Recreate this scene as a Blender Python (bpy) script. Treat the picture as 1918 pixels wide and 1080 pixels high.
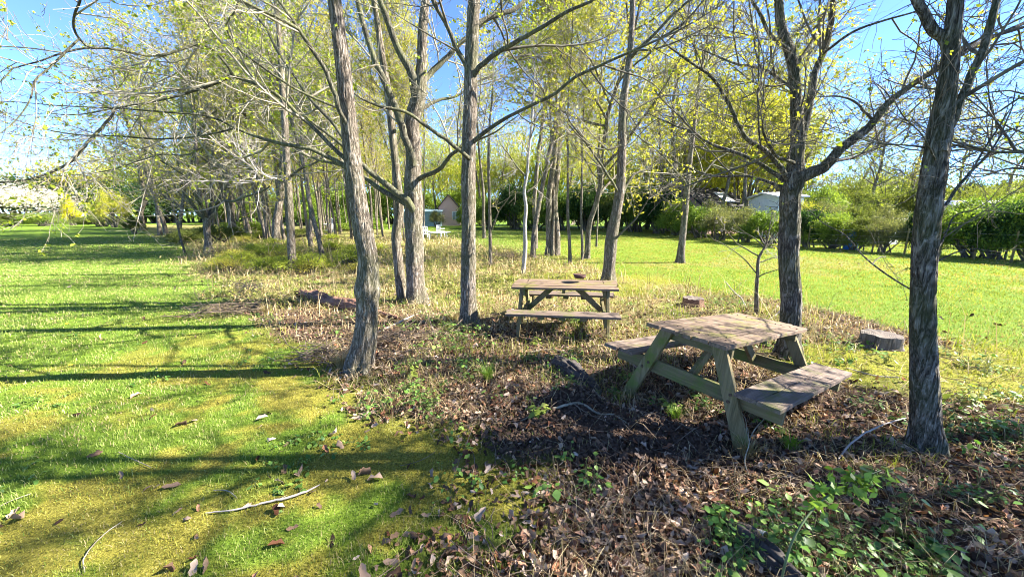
import bpy, math
import numpy as np
from math import radians as rad, pi
S = bpy.context.scene
COL = S.collection
for o in list(bpy.data.objects): bpy.data.objects.remove(o)

# ------------------------------------------------------------------ camera, sky, sun, exposure
CAM_H, PITCH, FPX = 1.78, math.atan(140/700), 700.0
cd = bpy.data.cameras.new('camera'); cam = bpy.data.objects.new('camera', cd); COL.objects.link(cam)
cam.location = (0, 0, CAM_H); cam.rotation_euler = (pi/2-PITCH, 0, 0)
cd.sensor_width = 36; cd.lens = 36*FPX/1918; cd.clip_start = .05; cd.clip_end = 2000
S.camera = cam
SUN_EL, SUN_AZ = rad(36), rad(87)            # azimuth measured from +Y towards +X
w = bpy.data.worlds.new('World'); S.world = w; w.use_nodes = True
nt = w.node_tree; bg = nt.nodes['Background']
sky = nt.nodes.new('ShaderNodeTexSky'); sky.sky_type = 'NISHITA'; sky.sun_disc = False
sky.sun_elevation = SUN_EL; sky.sun_rotation = SUN_AZ; sky.altitude = 8000; sky.air_density = 1.0; sky.dust_density = 0; sky.ozone_density = 5.5
nt.links.new(sky.outputs[0], bg.inputs[0]); bg.inputs[1].default_value = .115
sl = bpy.data.lights.new('sun', 'SUN'); sl.energy = 5.0; sl.angle = rad(.5); sl.color = (1, .95, .86)
so = bpy.data.objects.new('sun', sl); COL.objects.link(so)
from mathutils import Vector
so.rotation_euler = (-Vector((math.sin(SUN_AZ)*math.cos(SUN_EL), math.cos(SUN_AZ)*math.cos(SUN_EL), math.sin(SUN_EL)))).to_track_quat('-Z', 'Y').to_euler()
S.view_settings.view_transform = 'Standard'; S.view_settings.look = 'None'
S.view_settings.exposure = 2.62; S.view_settings.gamma = 1
S.render.engine = 'CYCLES'
S.cycles.max_bounces = 6; S.cycles.diffuse_bounces = 3; S.cycles.transmission_bounces = 3; S.cycles.glossy_bounces = 2
S.cycles.use_denoising = True; S.cycles.pixel_filter_type = 'BLACKMAN_HARRIS'; S.cycles.filter_width = .95

# ------------------------------------------------------------------ helpers
RNG = np.random.default_rng(7)
C_, S_ = math.cos(PITCH), math.sin(PITCH)
FWD = np.array([0, C_, -S_]); UP = np.array([0, S_, C_])
def pdir(x, y):
    dx = (x-959)/FPX; dy = -(y-540)/FPX
    return np.array([dx, C_+dy*S_, -S_+dy*C_])
def gp(x, y):                                  # ground point under a pixel of the photograph
    d = pdir(x, y); t = CAM_H/-d[2]; return d[0]*t, d[1]*t
def at(x, y, Y):                               # point seen at a pixel, on the vertical plane at distance Y
    d = pdir(x, y); t = Y/d[1]; return np.array([d[0]*t, Y, CAM_H+d[2]*t])
def rpx(wpx, P, x):                            # radius of a stem wpx wide
    D = float(np.dot(P-np.array([0, 0, CAM_H]), FWD)); return wpx/2/FPX*D/math.sqrt(1+((x-959)/FPX)**2)

def _hash(i, j, k):
    h = (i*374761393 + j*668265263 + k*2147483647*0 + k*1274126177) & 0xffffffff
    h = ((h ^ (h >> 13))*1274126177) & 0xffffffff
    return ((h ^ (h >> 16)) & 0xffff)/65535.0
def vnoise(x, y, seed=0):
    x = np.asarray(x, float); y = np.asarray(y, float)
    i = np.floor(x).astype(np.int64); j = np.floor(y).astype(np.int64)
    u = x-i; v = y-j; u = u*u*(3-2*u); v = v*v*(3-2*v)
    a = _hash(i, j, seed); b = _hash(i+1, j, seed); c = _hash(i, j+1, seed); d = _hash(i+1, j+1, seed)
    return (a*(1-u)+b*u)*(1-v)+(c*(1-u)+d*u)*v
def fbm(x, y, s, oct=4, seed=0):
    r = 0; a = .5; t = 0
    for o in range(oct):
        r = r+a*vnoise(x/s, y/s, seed+o*17); t += a; a *= .55; s = s*.47
    return r/t
def sstep(a, b, x): t = np.clip((x-a)/(b-a), 0, 1); return t*t*(3-2*t)

XL_Y = np.array([-20, 0.4, 1.0, 1.55, 1.96, 2.34, 2.88, 3.24, 4.11, 5.04, 7.27, 12.6, 18.2, 27, 36.7, 54, 90])
XL_X = np.array([8, .66, .36, .11, -.14, -.34, -.68, -1.2, -2.2, -3.05, -5.5, -11.0, -15.9, -25, -35, -54, -92])
YR_X = np.array([-60, -30, -14, -5.85, -1.95, .95, 2.56, 3.37, 4.27, 5.24, 5.8, 6.2, 6.96, 9, 14, 40])
YR_Y = np.array([62, 60, 42, 32., 22, 15.8, 12.6, 9.8, 8.7, 7.4, 6.6, 5.7, 5.0, 4.4, 2.0, -6])
def wood_d(x, y):                              # signed distance (about) into the wooded strip
    dl = (x-np.interp(y, XL_Y, XL_X))*.72; dr = (np.interp(x, YR_X, YR_Y)-y)*.75
    return np.minimum(dl, dr)
def wood(x, y):
    d = wood_d(x, y); r = np.hypot(x, y)
    n = (fbm(x, y, 1.1, 4, 3)-.5)*(1.3+.05*r)
    return sstep(-.35, .45, d+n)
def mossy(x, y):                               # mossy lawn patch to the right of the near table
    e = ((x-5.2)/1.9)**2+((y-4.15)/.75)**2
    e2 = ((x-1.9)/2.6)**2+((y-9.6)/1.5)**2
    n = (fbm(x, y, .8, 3, 91)-.5)*1.6
    return np.maximum(sstep(1.35, .7, e+n), .8*sstep(1.4, .6, e2+n))
SOIL = gp(1140, 815)
def soil(x, y):
    n = (fbm(x, y, .35, 3, 55)-.5)*1.5
    return sstep(1.3, .6, ((x-SOIL[0])/.95)**2+((y-SOIL[1])/.46)**2+n)
MND = gp(1062, 755)
def gh(x, y):
    x = np.asarray(x, float); y = np.asarray(y, float); r = np.hypot(x, y)
    wd = sstep(-.3, .8, wood_d(x, y))
    z = (fbm(x, y, 6, 2, 5)-.5)*.06*sstep(2, 8, r)+(fbm(x, y, .5, 3, 8)-.5)*(.03+.075*wd)
    z = z+.17*np.exp(-(((x-MND[0])/.28)**2+((y-MND[1])/.22)**2))
    z = z+.07*soil(x, y)*(.5+fbm(x, y, .12, 2, 12))
    return z*sstep(150, 60, r)
def ghs(x, y): return float(gh(np.array([x]), np.array([y]))[0])

class Acc:                                     # gathers polygons for ONE mesh
    def __init__(s): s.V = []; s.F = {3: [], 4: []}; s.M = {3: [], 4: []}; s.C = []; s.n = 0
    def add(s, V, F, m=0, col=None):
        V = np.asarray(V, np.float32).reshape(-1, 3); F = np.asarray(F, np.int64)
        k = F.shape[1]; s.F[k].append(F+s.n); s.M[k].append(np.full(len(F), m))
        s.V.append(V); s.n += len(V)
        if col is None: col = np.ones((len(V), 3))*.5
        s.C.append(np.broadcast_to(np.asarray(col, np.float32).reshape(-1, 3), (len(V), 3)))
    def mesh(s, name, mats, smooth=True, col=True):
        me = bpy.data.meshes.new(name)
        V = np.concatenate(s.V); me.vertices.add(len(V)); me.vertices.foreach_set('co', V.ravel())
        lp = []; st = []; mi = []; c = 0
        for k in (3, 4):
            if s.F[k]:
                F = np.concatenate(s.F[k]); lp.append(F.ravel()); st.append(c+np.arange(len(F))*k); c += F.size
                mi.append(np.concatenate(s.M[k]))
        lp = np.concatenate(lp).astype(np.int32); st = np.concatenate(st).astype(np.int32); mi = np.concatenate(mi).astype(np.int32)
        me.loops.add(len(lp)); me.loops.foreach_set('vertex_index', lp)
        me.polygons.add(len(st)); me.polygons.foreach_set('loop_start', st)
        me.polygons.foreach_set('material_index', mi)
        me.polygons.foreach_set('use_smooth', np.full(len(st), smooth))
        for m in (mats if isinstance(mats, (list, tuple)) else [mats]): me.materials.append(m)
        if col:
            a = me.color_attributes.new('tint', 'FLOAT_COLOR', 'POINT')
            cc = np.ones((len(V), 4), np.float32); cc[:, :3] = np.concatenate(s.C); a.data.foreach_set('color', cc.ravel())
        me.update(calc_edges=True)
        return me
def link(name, me, parent=None, loc=None):
    o = bpy.data.objects.new(name, me); COL.objects.link(o)
    if parent: o.parent = parent
    if loc is not None: o.location = loc
    return o
def tag(o, label=None, cat=None, group=None, kind=None):
    if label: o['label'] = label
    if cat: o['category'] = cat
    if group: o['group'] = group
    if kind: o['kind'] = kind
    return o
def empty(name, loc=(0, 0, 0), rot=(0, 0, 0)):
    o = bpy.data.objects.new(name, None); COL.objects.link(o); o.location = loc; o.rotation_euler = rot
    o.empty_display_size = .1; return o
def copy_tree(o, parent=None):
    c = o.copy(); COL.objects.link(c); c.parent = parent
    for ch in [q for q in bpy.data.objects if q.parent == o]: copy_tree(ch, c)
    return c

def nrm(a): return a/np.maximum(np.linalg.norm(a, axis=-1, keepdims=True), 1e-9)
def tubes(acc, P, R, sides, m=0, rough=0, seed=0, col=None, flare=0, fiss=0):
    P = np.asarray(P, float); R = np.asarray(R, float)
    if P.ndim == 2: P = P[None]; R = R[None]
    N, K, _ = P.shape
    if N == 0: return
    T = nrm(np.gradient(P, axis=1)); avg = nrm(T.mean(1))
    ax = np.eye(3)[np.argmin(np.abs(avg), axis=1)]
    U = nrm(np.cross(T, ax[:, None, :])); W = np.cross(T, U)
    a = np.arange(sides)*2*pi/sides
    ca = np.cos(a)[None, None, :, None]; sa = np.sin(a)[None, None, :, None]
    rr = R[:, :, None, None]*np.ones((1, 1, sides, 1))
    if rough:
        s = np.concatenate([[0], np.cumsum(np.linalg.norm(np.diff(P[0], axis=0), axis=1))])
        A, Z = np.meshgrid(a, s)
        nz = (fbm(np.cos(A)*1.3+seed*3.1, np.sin(A)*1.3+Z*2.2, .8, 3, seed)-.5)*2
        rr = rr*(1+rough*nz[None, :, :, None])
        if fiss:
            ua = A*R[0].max()/.024; nn = fbm(ua+seed*7.7+(fbm(ua, Z/.2, 1.5, 2, seed)-.5)*1.6, Z/.13, 1.0, 3, seed+3)
            rr = rr-fiss*np.minimum(1, R/.05)[:, :, None, None]*(1-np.clip(np.abs(nn-.5)*7.5, 0, 1))[None, :, :, None]
        if flare: rr = rr*(1+flare*(np.exp(-np.maximum(Z-.12, 0)/.16)*(.35+.5*np.cos(5*A+seed+1.3*np.sin(2*A))))[None, :, :, None])
    V = P[:, :, None, :]+rr*(ca*U[:, :, None, :]+sa*W[:, :, None, :])
    i = np.arange(N)[:, None, None]*K*sides+np.arange(K-1)[None, :, None]*sides
    j = np.arange(sides)[None, None, :]; j2 = (j+1) % sides
    F = np.stack([i+j, i+j2, i+j2+sides, i+j+sides], -1).reshape(-1, 4)
    if col is not None: col = np.repeat(np.asarray(col).reshape(N, 1, 3), K*sides, 1)
    acc.add(V, F, m, col)
def resample(P, R, K):
    P = np.asarray(P, float); R = np.asarray(R, float)
    n = len(P); s = np.concatenate([[0], np.cumsum(np.linalg.norm(np.diff(P, axis=0), axis=1))])
    t = np.linspace(0, s[-1], K); out = np.zeros((K, 3))
    M = np.gradient(P, s, axis=0)
    k = np.clip(np.searchsorted(s, t, side='right')-1, 0, n-2); h = (s[k+1]-s[k]); u = (t-s[k])/h
    u = u[:, None]; h = h[:, None]
    out = (2*u**3-3*u**2+1)*P[k]+(u**3-2*u**2+u)*h*M[k]+(-2*u**3+3*u**2)*P[k+1]+(u**3-u**2)*h*M[k+1]
    return out, np.interp(t, s, R)
def grow(P, R, n, L, ang, K, rng, t0=.25, t1=1., up=.06, wig=.12, rr=.012, flat=0):
    """n children on the polylines P (N,K,3): returns their polylines and radii."""
    N, Kp, _ = P.shape
    seg = np.linalg.norm(np.diff(P, axis=1), axis=2).sum(1)
    i = rng.choice(N, n, p=seg/seg.sum()); t = t0+(t1-t0)*rng.random(n)
    f = t*(Kp-1); k = np.minimum(f.astype(int), Kp-2); u = (f-k)[:, None]
    pos = P[i, k]*(1-u)+P[i, k+1]*u; tan = nrm(P[i, k+1]-P[i, k])
    pr = R[i, k]*(1-u[:, 0])+R[i, k+1]*u[:, 0]
    q = nrm(np.cross(tan, nrm(rng.normal(size=(n, 3))*np.array([1, 1, 1-flat]))))
    a = rng.normal(ang, .2, n)[:, None]
    d = nrm(tan*np.cos(a)+q*np.sin(a))
    ln = L*(1.25-.7*t)*rng.uniform(.5, 1.35, n)
    out = np.zeros((n, K, 3)); out[:, 0] = pos
    for j in range(1, K):
        d = nrm(d+rng.normal(0, wig, (n, 3))+np.array([0, 0, up])); out[:, j] = out[:, j-1]+d*(ln/(K-1))[:, None]
    r0 = np.minimum(pr*.8, rr*ln+.0012)
    return out, r0[:, None]*np.linspace(1, .35, K)[None, :]
def leaves(acc, P, size, rng, m=1, cols=((.2, .25, .03), (.3, .3, .05)), droop=.4, asp=.62):
    n = len(P)
    if n == 0: return
    d = nrm(rng.normal(size=(n, 3))+np.array([0, 0, -droop])); q = nrm(np.cross(d, rng.normal(size=(n, 3)))); c = np.cross(d, q)
    s = (size*rng.uniform(.55, 1.3, n))[:, None]
    V = np.stack([P, P+d*s*.55+q*s*asp*.5+c*s*.12, P+d*s, P+d*s*.55-q*s*asp*.5+c*s*.12], 1)
    F = np.arange(n)[:, None]*4+np.array([[0, 1, 2, 3]])
    t = rng.random((n, 1)); cc = np.array(cols[0])*(1-t)+np.array(cols[1])*t; cc = cc*rng.uniform(.75, 1.25, (n, 1))
    acc.add(V, F, m, np.repeat(cc, 4, 0))

# ------------------------------------------------------------------ materials
def mat(name):
    m = bpy.data.materials.new(name); m.use_nodes = True; n = m.node_tree
    b = n.nodes['Principled BSDF']; return m, n, b
def N(n, t, **kw):
    x = n.nodes.new(t)
    for k, v in kw.items():
        if hasattr(x, k): setattr(x, k, v)
        else: x.inputs[k].default_value = v
    return x
def noise(n, scale, vec=None, detail=6, rough=.6, dist=0):
    x = N(n, 'ShaderNodeTexNoise'); x.inputs['Scale'].default_value = scale; x.inputs['Detail'].default_value = detail
    x.inputs['Roughness'].default_value = rough; x.inputs['Distortion'].default_value = dist
    if vec is not None: n.links.new(vec, x.inputs['Vector'])
    return x.outputs['Fac']
def ramp(n, fac, *stops):
    r = N(n, 'ShaderNodeValToRGB'); e = r.color_ramp.elements
    while len(e) < len(stops): e.new(.5)
    for el, (p, c) in zip(e, stops): el.position = p; el.color = (*c, 1) if len(c) == 3 else c
    n.links.new(fac, r.inputs['Fac']); return r.outputs['Color']
def mixc(n, fac, a, b, mode='MIX'):
    x = N(n, 'ShaderNodeMix'); x.data_type = 'RGBA'; x.blend_type = mode
    for s, v in ((0, fac), (6, a), (7, b)):
        if isinstance(v, (int, float)): x.inputs[s].default_value = v
        elif isinstance(v, tuple): x.inputs[s].default_value = (*v, 1)
        else: n.links.new(v, x.inputs[s])
    return x.outputs[2]
def mapping(n, vec, sc): 
    x = N(n, 'ShaderNodeMapping'); x.inputs['Scale'].default_value = sc; n.links.new(vec, x.inputs['Vector']); return x.outputs[0]
def objco(n): return N(n, 'ShaderNodeTexCoord').outputs['Object']
def bump(n, b, h, st, d): 
    x = N(n, 'ShaderNodeBump'); x.inputs['Strength'].default_value = st; x.inputs['Distance'].default_value = d
    n.links.new(h, x.inputs['Height']); n.links.new(x.outputs[0], b.inputs['Normal'])
def attr(n, name='tint'): x = N(n, 'ShaderNodeAttribute'); x.attribute_name = name; return x

def bark_mat(name, dark, mid, light, moss=(.10, .12, .04), mossamt=.5, sc=1.0, depth=.02):
    m, n, b = mat(name); co = objco(n)
    def ridge(sx, sz, det, dist):                        # meandering vertical furrows
        f = noise(n, 1, mapping(n, co, (sx*sc, sx*sc, sz*sc)), det, .6, dist)
        d = N(n, 'ShaderNodeMath', operation='SUBTRACT'); n.links.new(f, d.inputs[0]); d.inputs[1].default_value = .5
        e = N(n, 'ShaderNodeMath', operation='ABSOLUTE'); n.links.new(d.outputs[0], e.inputs[0])
        k = N(n, 'ShaderNodeMath', operation='MULTIPLY'); n.links.new(e.outputs[0], k.inputs[0]); k.inputs[1].default_value = 7.0; k.use_clamp = True; return k.outputs[0]
    r1 = ridge(30, 4.5, 3, .7); r2 = ridge(62, 13, 4, .4)
    fine = noise(n, 1, mapping(n, co, (120*sc, 120*sc, 45*sc)), 4, .7)
    h1 = N(n, 'ShaderNodeMath', operation='MULTIPLY_ADD'); n.links.new(r2, h1.inputs[0]); h1.inputs[1].default_value = .45; n.links.new(r1, h1.inputs[2])
    hgt = N(n, 'ShaderNodeMath', operation='MULTIPLY_ADD'); n.links.new(fine, hgt.inputs[0]); hgt.inputs[1].default_value = .5; n.links.new(h1.outputs[0], hgt.inputs[2])
    hgt2 = N(n, 'ShaderNodeMath', operation='MULTIPLY'); n.links.new(hgt.outputs[0], hgt2.inputs[0]); hgt2.inputs[1].default_value = .55; hgt = hgt2
    c = ramp(n, hgt.outputs[0], (.22, dark), (.62, mid), (1.0, light))
    big = noise(n, 2.2*sc, co, 4)
    c = mixc(n, ramp(n, big, (.42, (0, 0, 0)), (.62, (mossamt,)*3)), c, moss)
    lich = noise(n, 9*sc, co, 5, .7)
    c = mixc(n, ramp(n, lich, (.60, (0, 0, 0)), (.68, (.55,)*3)), c, light)
    n.links.new(c, b.inputs['Base Color']); b.inputs['Roughness'].default_value = .95; b.inputs['Specular IOR Level'].default_value = .15
    bump(n, b, hgt.outputs[0], 1.0, depth); return m
M = {}
M['bark'] = bark_mat('bark', (.06, .047, .034), (.23, .187, .145), (.40, .355, .30), mossamt=.35, depth=.022)
M['bark_limb'] = bark_mat('bark_limb', (.038, .033, .024), (.11, .10, .07), (.24, .22, .165), moss=(.17, .18, .07), mossamt=.4, sc=1.2, depth=.008)
M['bark_dark'] = bark_mat('bark_dark', (.03, .025, .02), (.165, .143, .115), (.36, .33, .285), moss=(.09, .105, .035), mossamt=.45, sc=.85, depth=.026)
M['bark_far'] = bark_mat('bark_far', (.06, .047, .035), (.20, .162, .125), (.36, .31, .25), mossamt=.3, sc=.7, depth=.02)
M['bark_pale'] = bark_mat('bark_pale', (.16, .14, .12), (.36, .33, .30), (.55, .52, .48), mossamt=.15, sc=1.5, depth=.006)
def twig_mat(name, a, b2):
    m, n, b = mat(name); co = objco(n)
    c = ramp(n, noise(n, 9, co, 4), (.35, a), (.65, b2))
    n.links.new(c, b.inputs['Base Color']); b.inputs['Roughness'].default_value = .85; b.inputs['Specular IOR Level'].default_value = .25; return m
M['twig'] = twig_mat('twig_bark', (.14, .12, .08), (.32, .285, .21))
M['twig_grey'] = twig_mat('grey_twig_bark', (.26, .22, .19), (.46, .41, .36))
M['twig_dark'] = twig_mat('dark_twig_bark', (.05, .043, .034), (.16, .14, .10))
M['twig_litter'] = twig_mat('litter_twig_bark', (.05, .036, .026), (.22, .165, .115))
def leaf_mat(name, trans=.45, gloss=.2, rough=.5):
    m, n, b = mat(name); a = attr(n)
    n.links.new(a.outputs['Color'], b.inputs['Base Color']); b.inputs['Roughness'].default_value = rough; b.inputs['Specular IOR Level'].default_value = gloss
    t = N(n, 'ShaderNodeBsdfTranslucent')
    tc = mixc(n, 1.0, a.outputs['Color'], (1.0, 1.0, .5), 'MULTIPLY'); n.links.new(tc, t.inputs['Color'])
    mx = N(n, 'ShaderNodeMixShader'); mx.inputs[0].default_value = trans
    n.links.new(b.outputs[0], mx.inputs[1]); n.links.new(t.outputs[0], mx.inputs[2])
    n.links.new(mx.outputs[0], n.nodes['Material Output'].inputs['Surface']); return m
M['leaf'] = leaf_mat('spring_leaf', .5)
M['grass'] = leaf_mat('grass_blade', .35, .2)
M['litter'] = leaf_mat('dead_leaf', .15, .12, .7)
M['straw'] = leaf_mat('dry_straw', .2, .15, .7)
M['plant'] = leaf_mat('plant_leaf', .35, .3, .45)

def flat_mat(name, c1, c2, sc=20, rough=.8, bmp=.3, dist=.004, spec=.3):
    m, n, b = mat(name); co = objco(n); f = noise(n, sc, co, 6)
    n.links.new(ramp(n, f, (.3, c1), (.7, c2)), b.inputs['Base Color']); b.inputs['Roughness'].default_value = rough
    b.inputs['Specular IOR Level'].default_value = spec
    if bmp: bump(n, b, f, bmp, dist)
    return m
def wood_mat(name, dark, mid, light, moss, mossamt, along='X'):
    m, n, b = mat(name); co = objco(n)
    sc = {'X': (2.2, 34, 34), 'Z': (34, 34, 2.2), 'Y': (34, 2.2, 34)}[along]
    g = noise(n, 1, mapping(n, co, sc), 7, .65, .6)
    sc2 = {'X': (5, 150, 150), 'Z': (150, 150, 5), 'Y': (150, 5, 150)}[along]
    g2 = noise(n, 1, mapping(n, co, sc2), 3, .6)
    hh = N(n, 'ShaderNodeMath', operation='MULTIPLY_ADD'); n.links.new(g2, hh.inputs[0]); hh.inputs[1].default_value = .5; n.links.new(g, hh.inputs[2])
    c = ramp(n, hh.outputs[0], (.45, dark), (.72, mid), (.95, light))
    tone = noise(n, 1, mapping(n, co, {'X': (1.2, 8, 1), 'Z': (8, 8, 1.2), 'Y': (8, 1.2, 1)}[along]), 2)
    c = mixc(n, ramp(n, tone, (.3, (0, 0, 0)), (.7, (.6,)*3)), c, light)
    ms = noise(n, 3.3, co, 6, .72)
    c = mixc(n, ramp(n, ms, (.62-mossamt*.3, (0, 0, 0)), (.74-mossamt*.3, (.85,)*3)), c, moss)
    n.links.new(c, b.inputs['Base Color']); b.inputs['Roughness'].default_value = .85; b.inputs['Specular IOR Level'].default_value = .25
    bump(n, b, hh.outputs[0], .8, .006); return m
M['top_wood'] = wood_mat('weathered_plank', (.018, .012, .009), (.090, .058, .038), (.22, .155, .106), (.13, .125, .02), .36)
M['seat_wood'] = wood_mat('grey_weathered_plank', (.022, .016, .014), (.088, .060, .045), (.20, .152, .12), (.10, .10, .03), .35)
M['leg_wood'] = wood_mat('algae_green_timber', (.035, .028, .012), (.115, .09, .04), (.21, .165, .085), (.10, .125, .022), .44, 'Z')
M['beam_wood'] = wood_mat('algae_green_beam', (.03, .026, .012), (.10, .08, .036), (.17, .14, .07), (.09, .115, .022), .42, 'Y')
M['rot'] = wood_mat('rotten_red_wood', (.02, .010, .008), (.12, .055, .035), (.26, .15, .10), (.12, .13, .03), .05)
M['rot_dark'] = wood_mat('rotten_dark_wood', (.006, .005, .005), (.022, .018, .017), (.07, .058, .052), (.11, .12, .025), .08)
M['stump'] = wood_mat('stump_wood', (.010, .008, .007), (.06, .048, .04), (.24, .20, .175), (.06, .075, .02), .15, 'Z')
def rings_mat():
    m, n, b = mat('cut_face'); co = objco(n); wv = N(n, 'ShaderNodeTexWave'); wv.wave_type = 'RINGS'; wv.rings_direction = 'Z'; wv.inputs['Scale'].default_value = 16; wv.inputs['Distortion'].default_value = 4; wv.inputs['Detail'].default_value = 4
    n.links.new(co, wv.inputs['Vector']); c = ramp(n, wv.outputs['Fac'], (.2, (.05, .036, .028)), (.8, (.20, .155, .12)))
    c = mixc(n, ramp(n, noise(n, 8, co, 6, .7), (.4, (0, 0, 0)), (.65, (.8,)*3)), c, (.03, .025, .02)); n.links.new(c, b.inputs['Base Color']); b.inputs['Roughness'].default_value = .9; bump(n, b, wv.outputs['Fac'], .6, .006); return m
M['cut_face'] = rings_mat()
M['bolt'] = flat_mat('rusty_bolt', (.03, .02, .015), (.10, .055, .03), 60, .6)
M['moss'] = flat_mat('moss', (.08, .085, .01), (.22, .19, .02), 40, .95, .9, .01, .1)
M['clod'] = flat_mat('soil_clod', (.03, .02, .015), (.10, .065, .045), 30, .95, .5, .004, .1)

# ground material: lawn, moss, litter and soil mixed by painted regions
def ground_mat():
    m, n, b = mat('ground'); co = objco(n)
    a = attr(n, 'zone'); sep = N(n, 'ShaderNodeSeparateColor'); n.links.new(a.outputs['Color'], sep.inputs[0])
    f1 = noise(n, 60, co, 6, .7); f2 = noise(n, 1.6, co, 5, .6); f3 = noise(n, 320, co, 3, .7)
    lawn = ramp(n, f1, (.3, (.045, .085, .010)), (.55, (.13, .21, .022)), (.75, (.27, .31, .06)))
    lawn = mixc(n, ramp(n, f2, (.4, (0, 0, 0)), (.65, (.8,)*3)), lawn, mixc(n, f1, (.11, .20, .014), (.20, .28, .03)))
    mossc = ramp(n, f1, (.3, (.06, .055, .014)), (.52, (.25, .225, .035)), (.74, (.46, .40, .10)))
    lit = ramp(n, f1, (.32, (.014, .009, .007)), (.5, (.08, .05, .036)), (.66, (.20, .13, .095)), (.8, (.36, .26, .19)))
    straw = ramp(n, f1, (.3, (.10, .075, .03)), (.5, (.26, .195, .085)), (.7, (.44, .35, .18)))
    straw = mixc(n, ramp(n, noise(n, 2.5, co, 5), (.42, (0, 0, 0)), (.6, (.75,)*3)), straw, lawn)
    dirt = ramp(n, noise(n, 45, co, 7, .75), (.3, (.018, .012, .010)), (.7, (.085, .055, .04)))
    c = mixc(n, sep.outputs[0], lawn, lit)
    c = mixc(n, sep.outputs[1], c, mossc)
    c = mixc(n, sep.outputs[2], c, straw)
    ex = attr(n, 'soil'); c = mixc(n, ex.outputs['Fac'], c, dirt)
    c = mixc(n, .35, c, ramp(n, f3, (.3, (.3, .3, .3)), (.7, (1, 1, 1))), 'MULTIPLY')
    n.links.new(c, b.inputs['Base Color']); b.inputs['Roughness'].default_value = .95; b.inputs['Specular IOR Level'].default_value = .08
    bump(n, b, f1, .9, .03); return m
M['ground'] = ground_mat()

def zones(x, y):
    wd = wood(x, y); ms = mossy(x, y); d = wood_d(x, y)
    far = sstep(5.2, 8.5, y+.25*(x))*sstep(6, 3.0, x)              # straw and weeds deeper in the strip
    litter = wd*(1-far*.62)*(1-ms)
    straw = wd*far*(1-ms)
    n = fbm(x, y, .9, 4, 33)
    lm = sstep(.49, .63, n+.20*(fbm(x, y, .22, 3, 34)-.5)*2+.17*sstep(-2.6, -.2, d)-.10*sstep(5, 9, np.hypot(x, y)))*(1-wd)*sstep(11, 4, np.hypot(x, y))*(x < 4)
    n2 = fbm(x, y, 2.2, 3, 71)
    dry = .8*sstep(.55, .72, n2)*(1-wd)*(x > -1)*sstep(30, 12, y)
    return litter, np.maximum(lm, ms*.75), np.maximum(straw, dry*.7), ms

def build_ground():
    n = 620; u = np.linspace(-1, 1, n)
    ax = 1.6*np.sinh(6.1*u); xs = ax+.5; ys = 1.6*np.sinh(6.1*u)+3
    X, Y = np.meshgrid(xs, ys); x = X.ravel(); y = Y.ravel(); z = gh(x, y)
    a = Acc(); i = (np.arange(n-1)[:, None]*n+np.arange(n-1)[None, :]).ravel()
    a.add(np.stack([x, y, z], 1), np.stack([i, i+1, i+1+n, i+n], 1))
    me = a.mesh('ground', M['ground'], True, False)
    li, mo, st, ms = zones(x, y)
    at_ = me.color_attributes.new('zone', 'FLOAT_COLOR', 'POINT')
    at_.data.foreach_set('color', np.stack([li, mo, st, np.ones_like(x)], 1).astype(np.float32).ravel())
    at2 = me.attributes.new('soil', 'FLOAT', 'POINT'); at2.data.foreach_set('value', soil(x, y).astype(np.float32))
    tag(link('ground', me), kind='structure')
build_ground()

# ------------------------------------------------------------------ trees
LEAFC = {'yel': ((.30, .32, .035), (.50, .46, .06)), 'lime': ((.22, .29, .03), (.42, .45, .06)), 'bud': ((.30, .28, .045), (.48, .43, .085)),
         'green': ((.07, .13, .02), (.20, .28, .04)), 'dark': ((.015, .045, .012), (.05, .10, .025)), 'mid': ((.10, .17, .025), (.26, .33, .05)), 'olive2': ((.12, .15, .03), (.24, .26, .06)), 'olive': ((.07, .10, .02), (.17, .19, .05)),
         'gold': ((.44, .42, .012), (.66, .62, .03)), 'white': ((.62, .58, .56), (.80, .76, .74)), 'grey': ((.10, .12, .05), (.22, .22, .10))}
def crown(P, R, rng, n2, n3, n4, L2, L3, L4, nleaf, lsize, cols, t0=.15, sides=(6, 4, 3), twigm=0, up=.05):
    """branches and twigs on the given limbs; returns (branch acc, leaf acc)"""
    A, B = Acc(), Acc()
    P2, R2 = grow(P, R, n2, L2, .95, 7, rng, t0, 1, up, .13, .011)
    P3, R3 = grow(P2, R2, n3, L3, .85, 6, rng, .15, 1, up, .16, .009)
    P4, R4 = grow(P3, R3, n4, L4, .8, 4, rng, .1, 1, .02, .2, .007)
    tubes(A, P2, R2, sides[0]); tubes(A, P3, R3, sides[1]); tubes(A, P4, np.maximum(R4, .0016), sides[2])
    if nleaf:
        q = np.concatenate([P4[:, 3], P4[:, 3], P4[:, 2]]); c = q[rng.integers(0, len(q), nleaf//3+1)]
        LP = (c[:, None, :]+rng.normal(0, lsize*.16, (len(c), 3, 3))).reshape(-1, 3)[:nleaf]
        leaves(B, LP, lsize, rng, 0, LEAFC[cols])
    return A, B
def shift(acc, o):
    acc.V = [v-np.asarray(o, np.float32) for v in acc.V]
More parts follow.
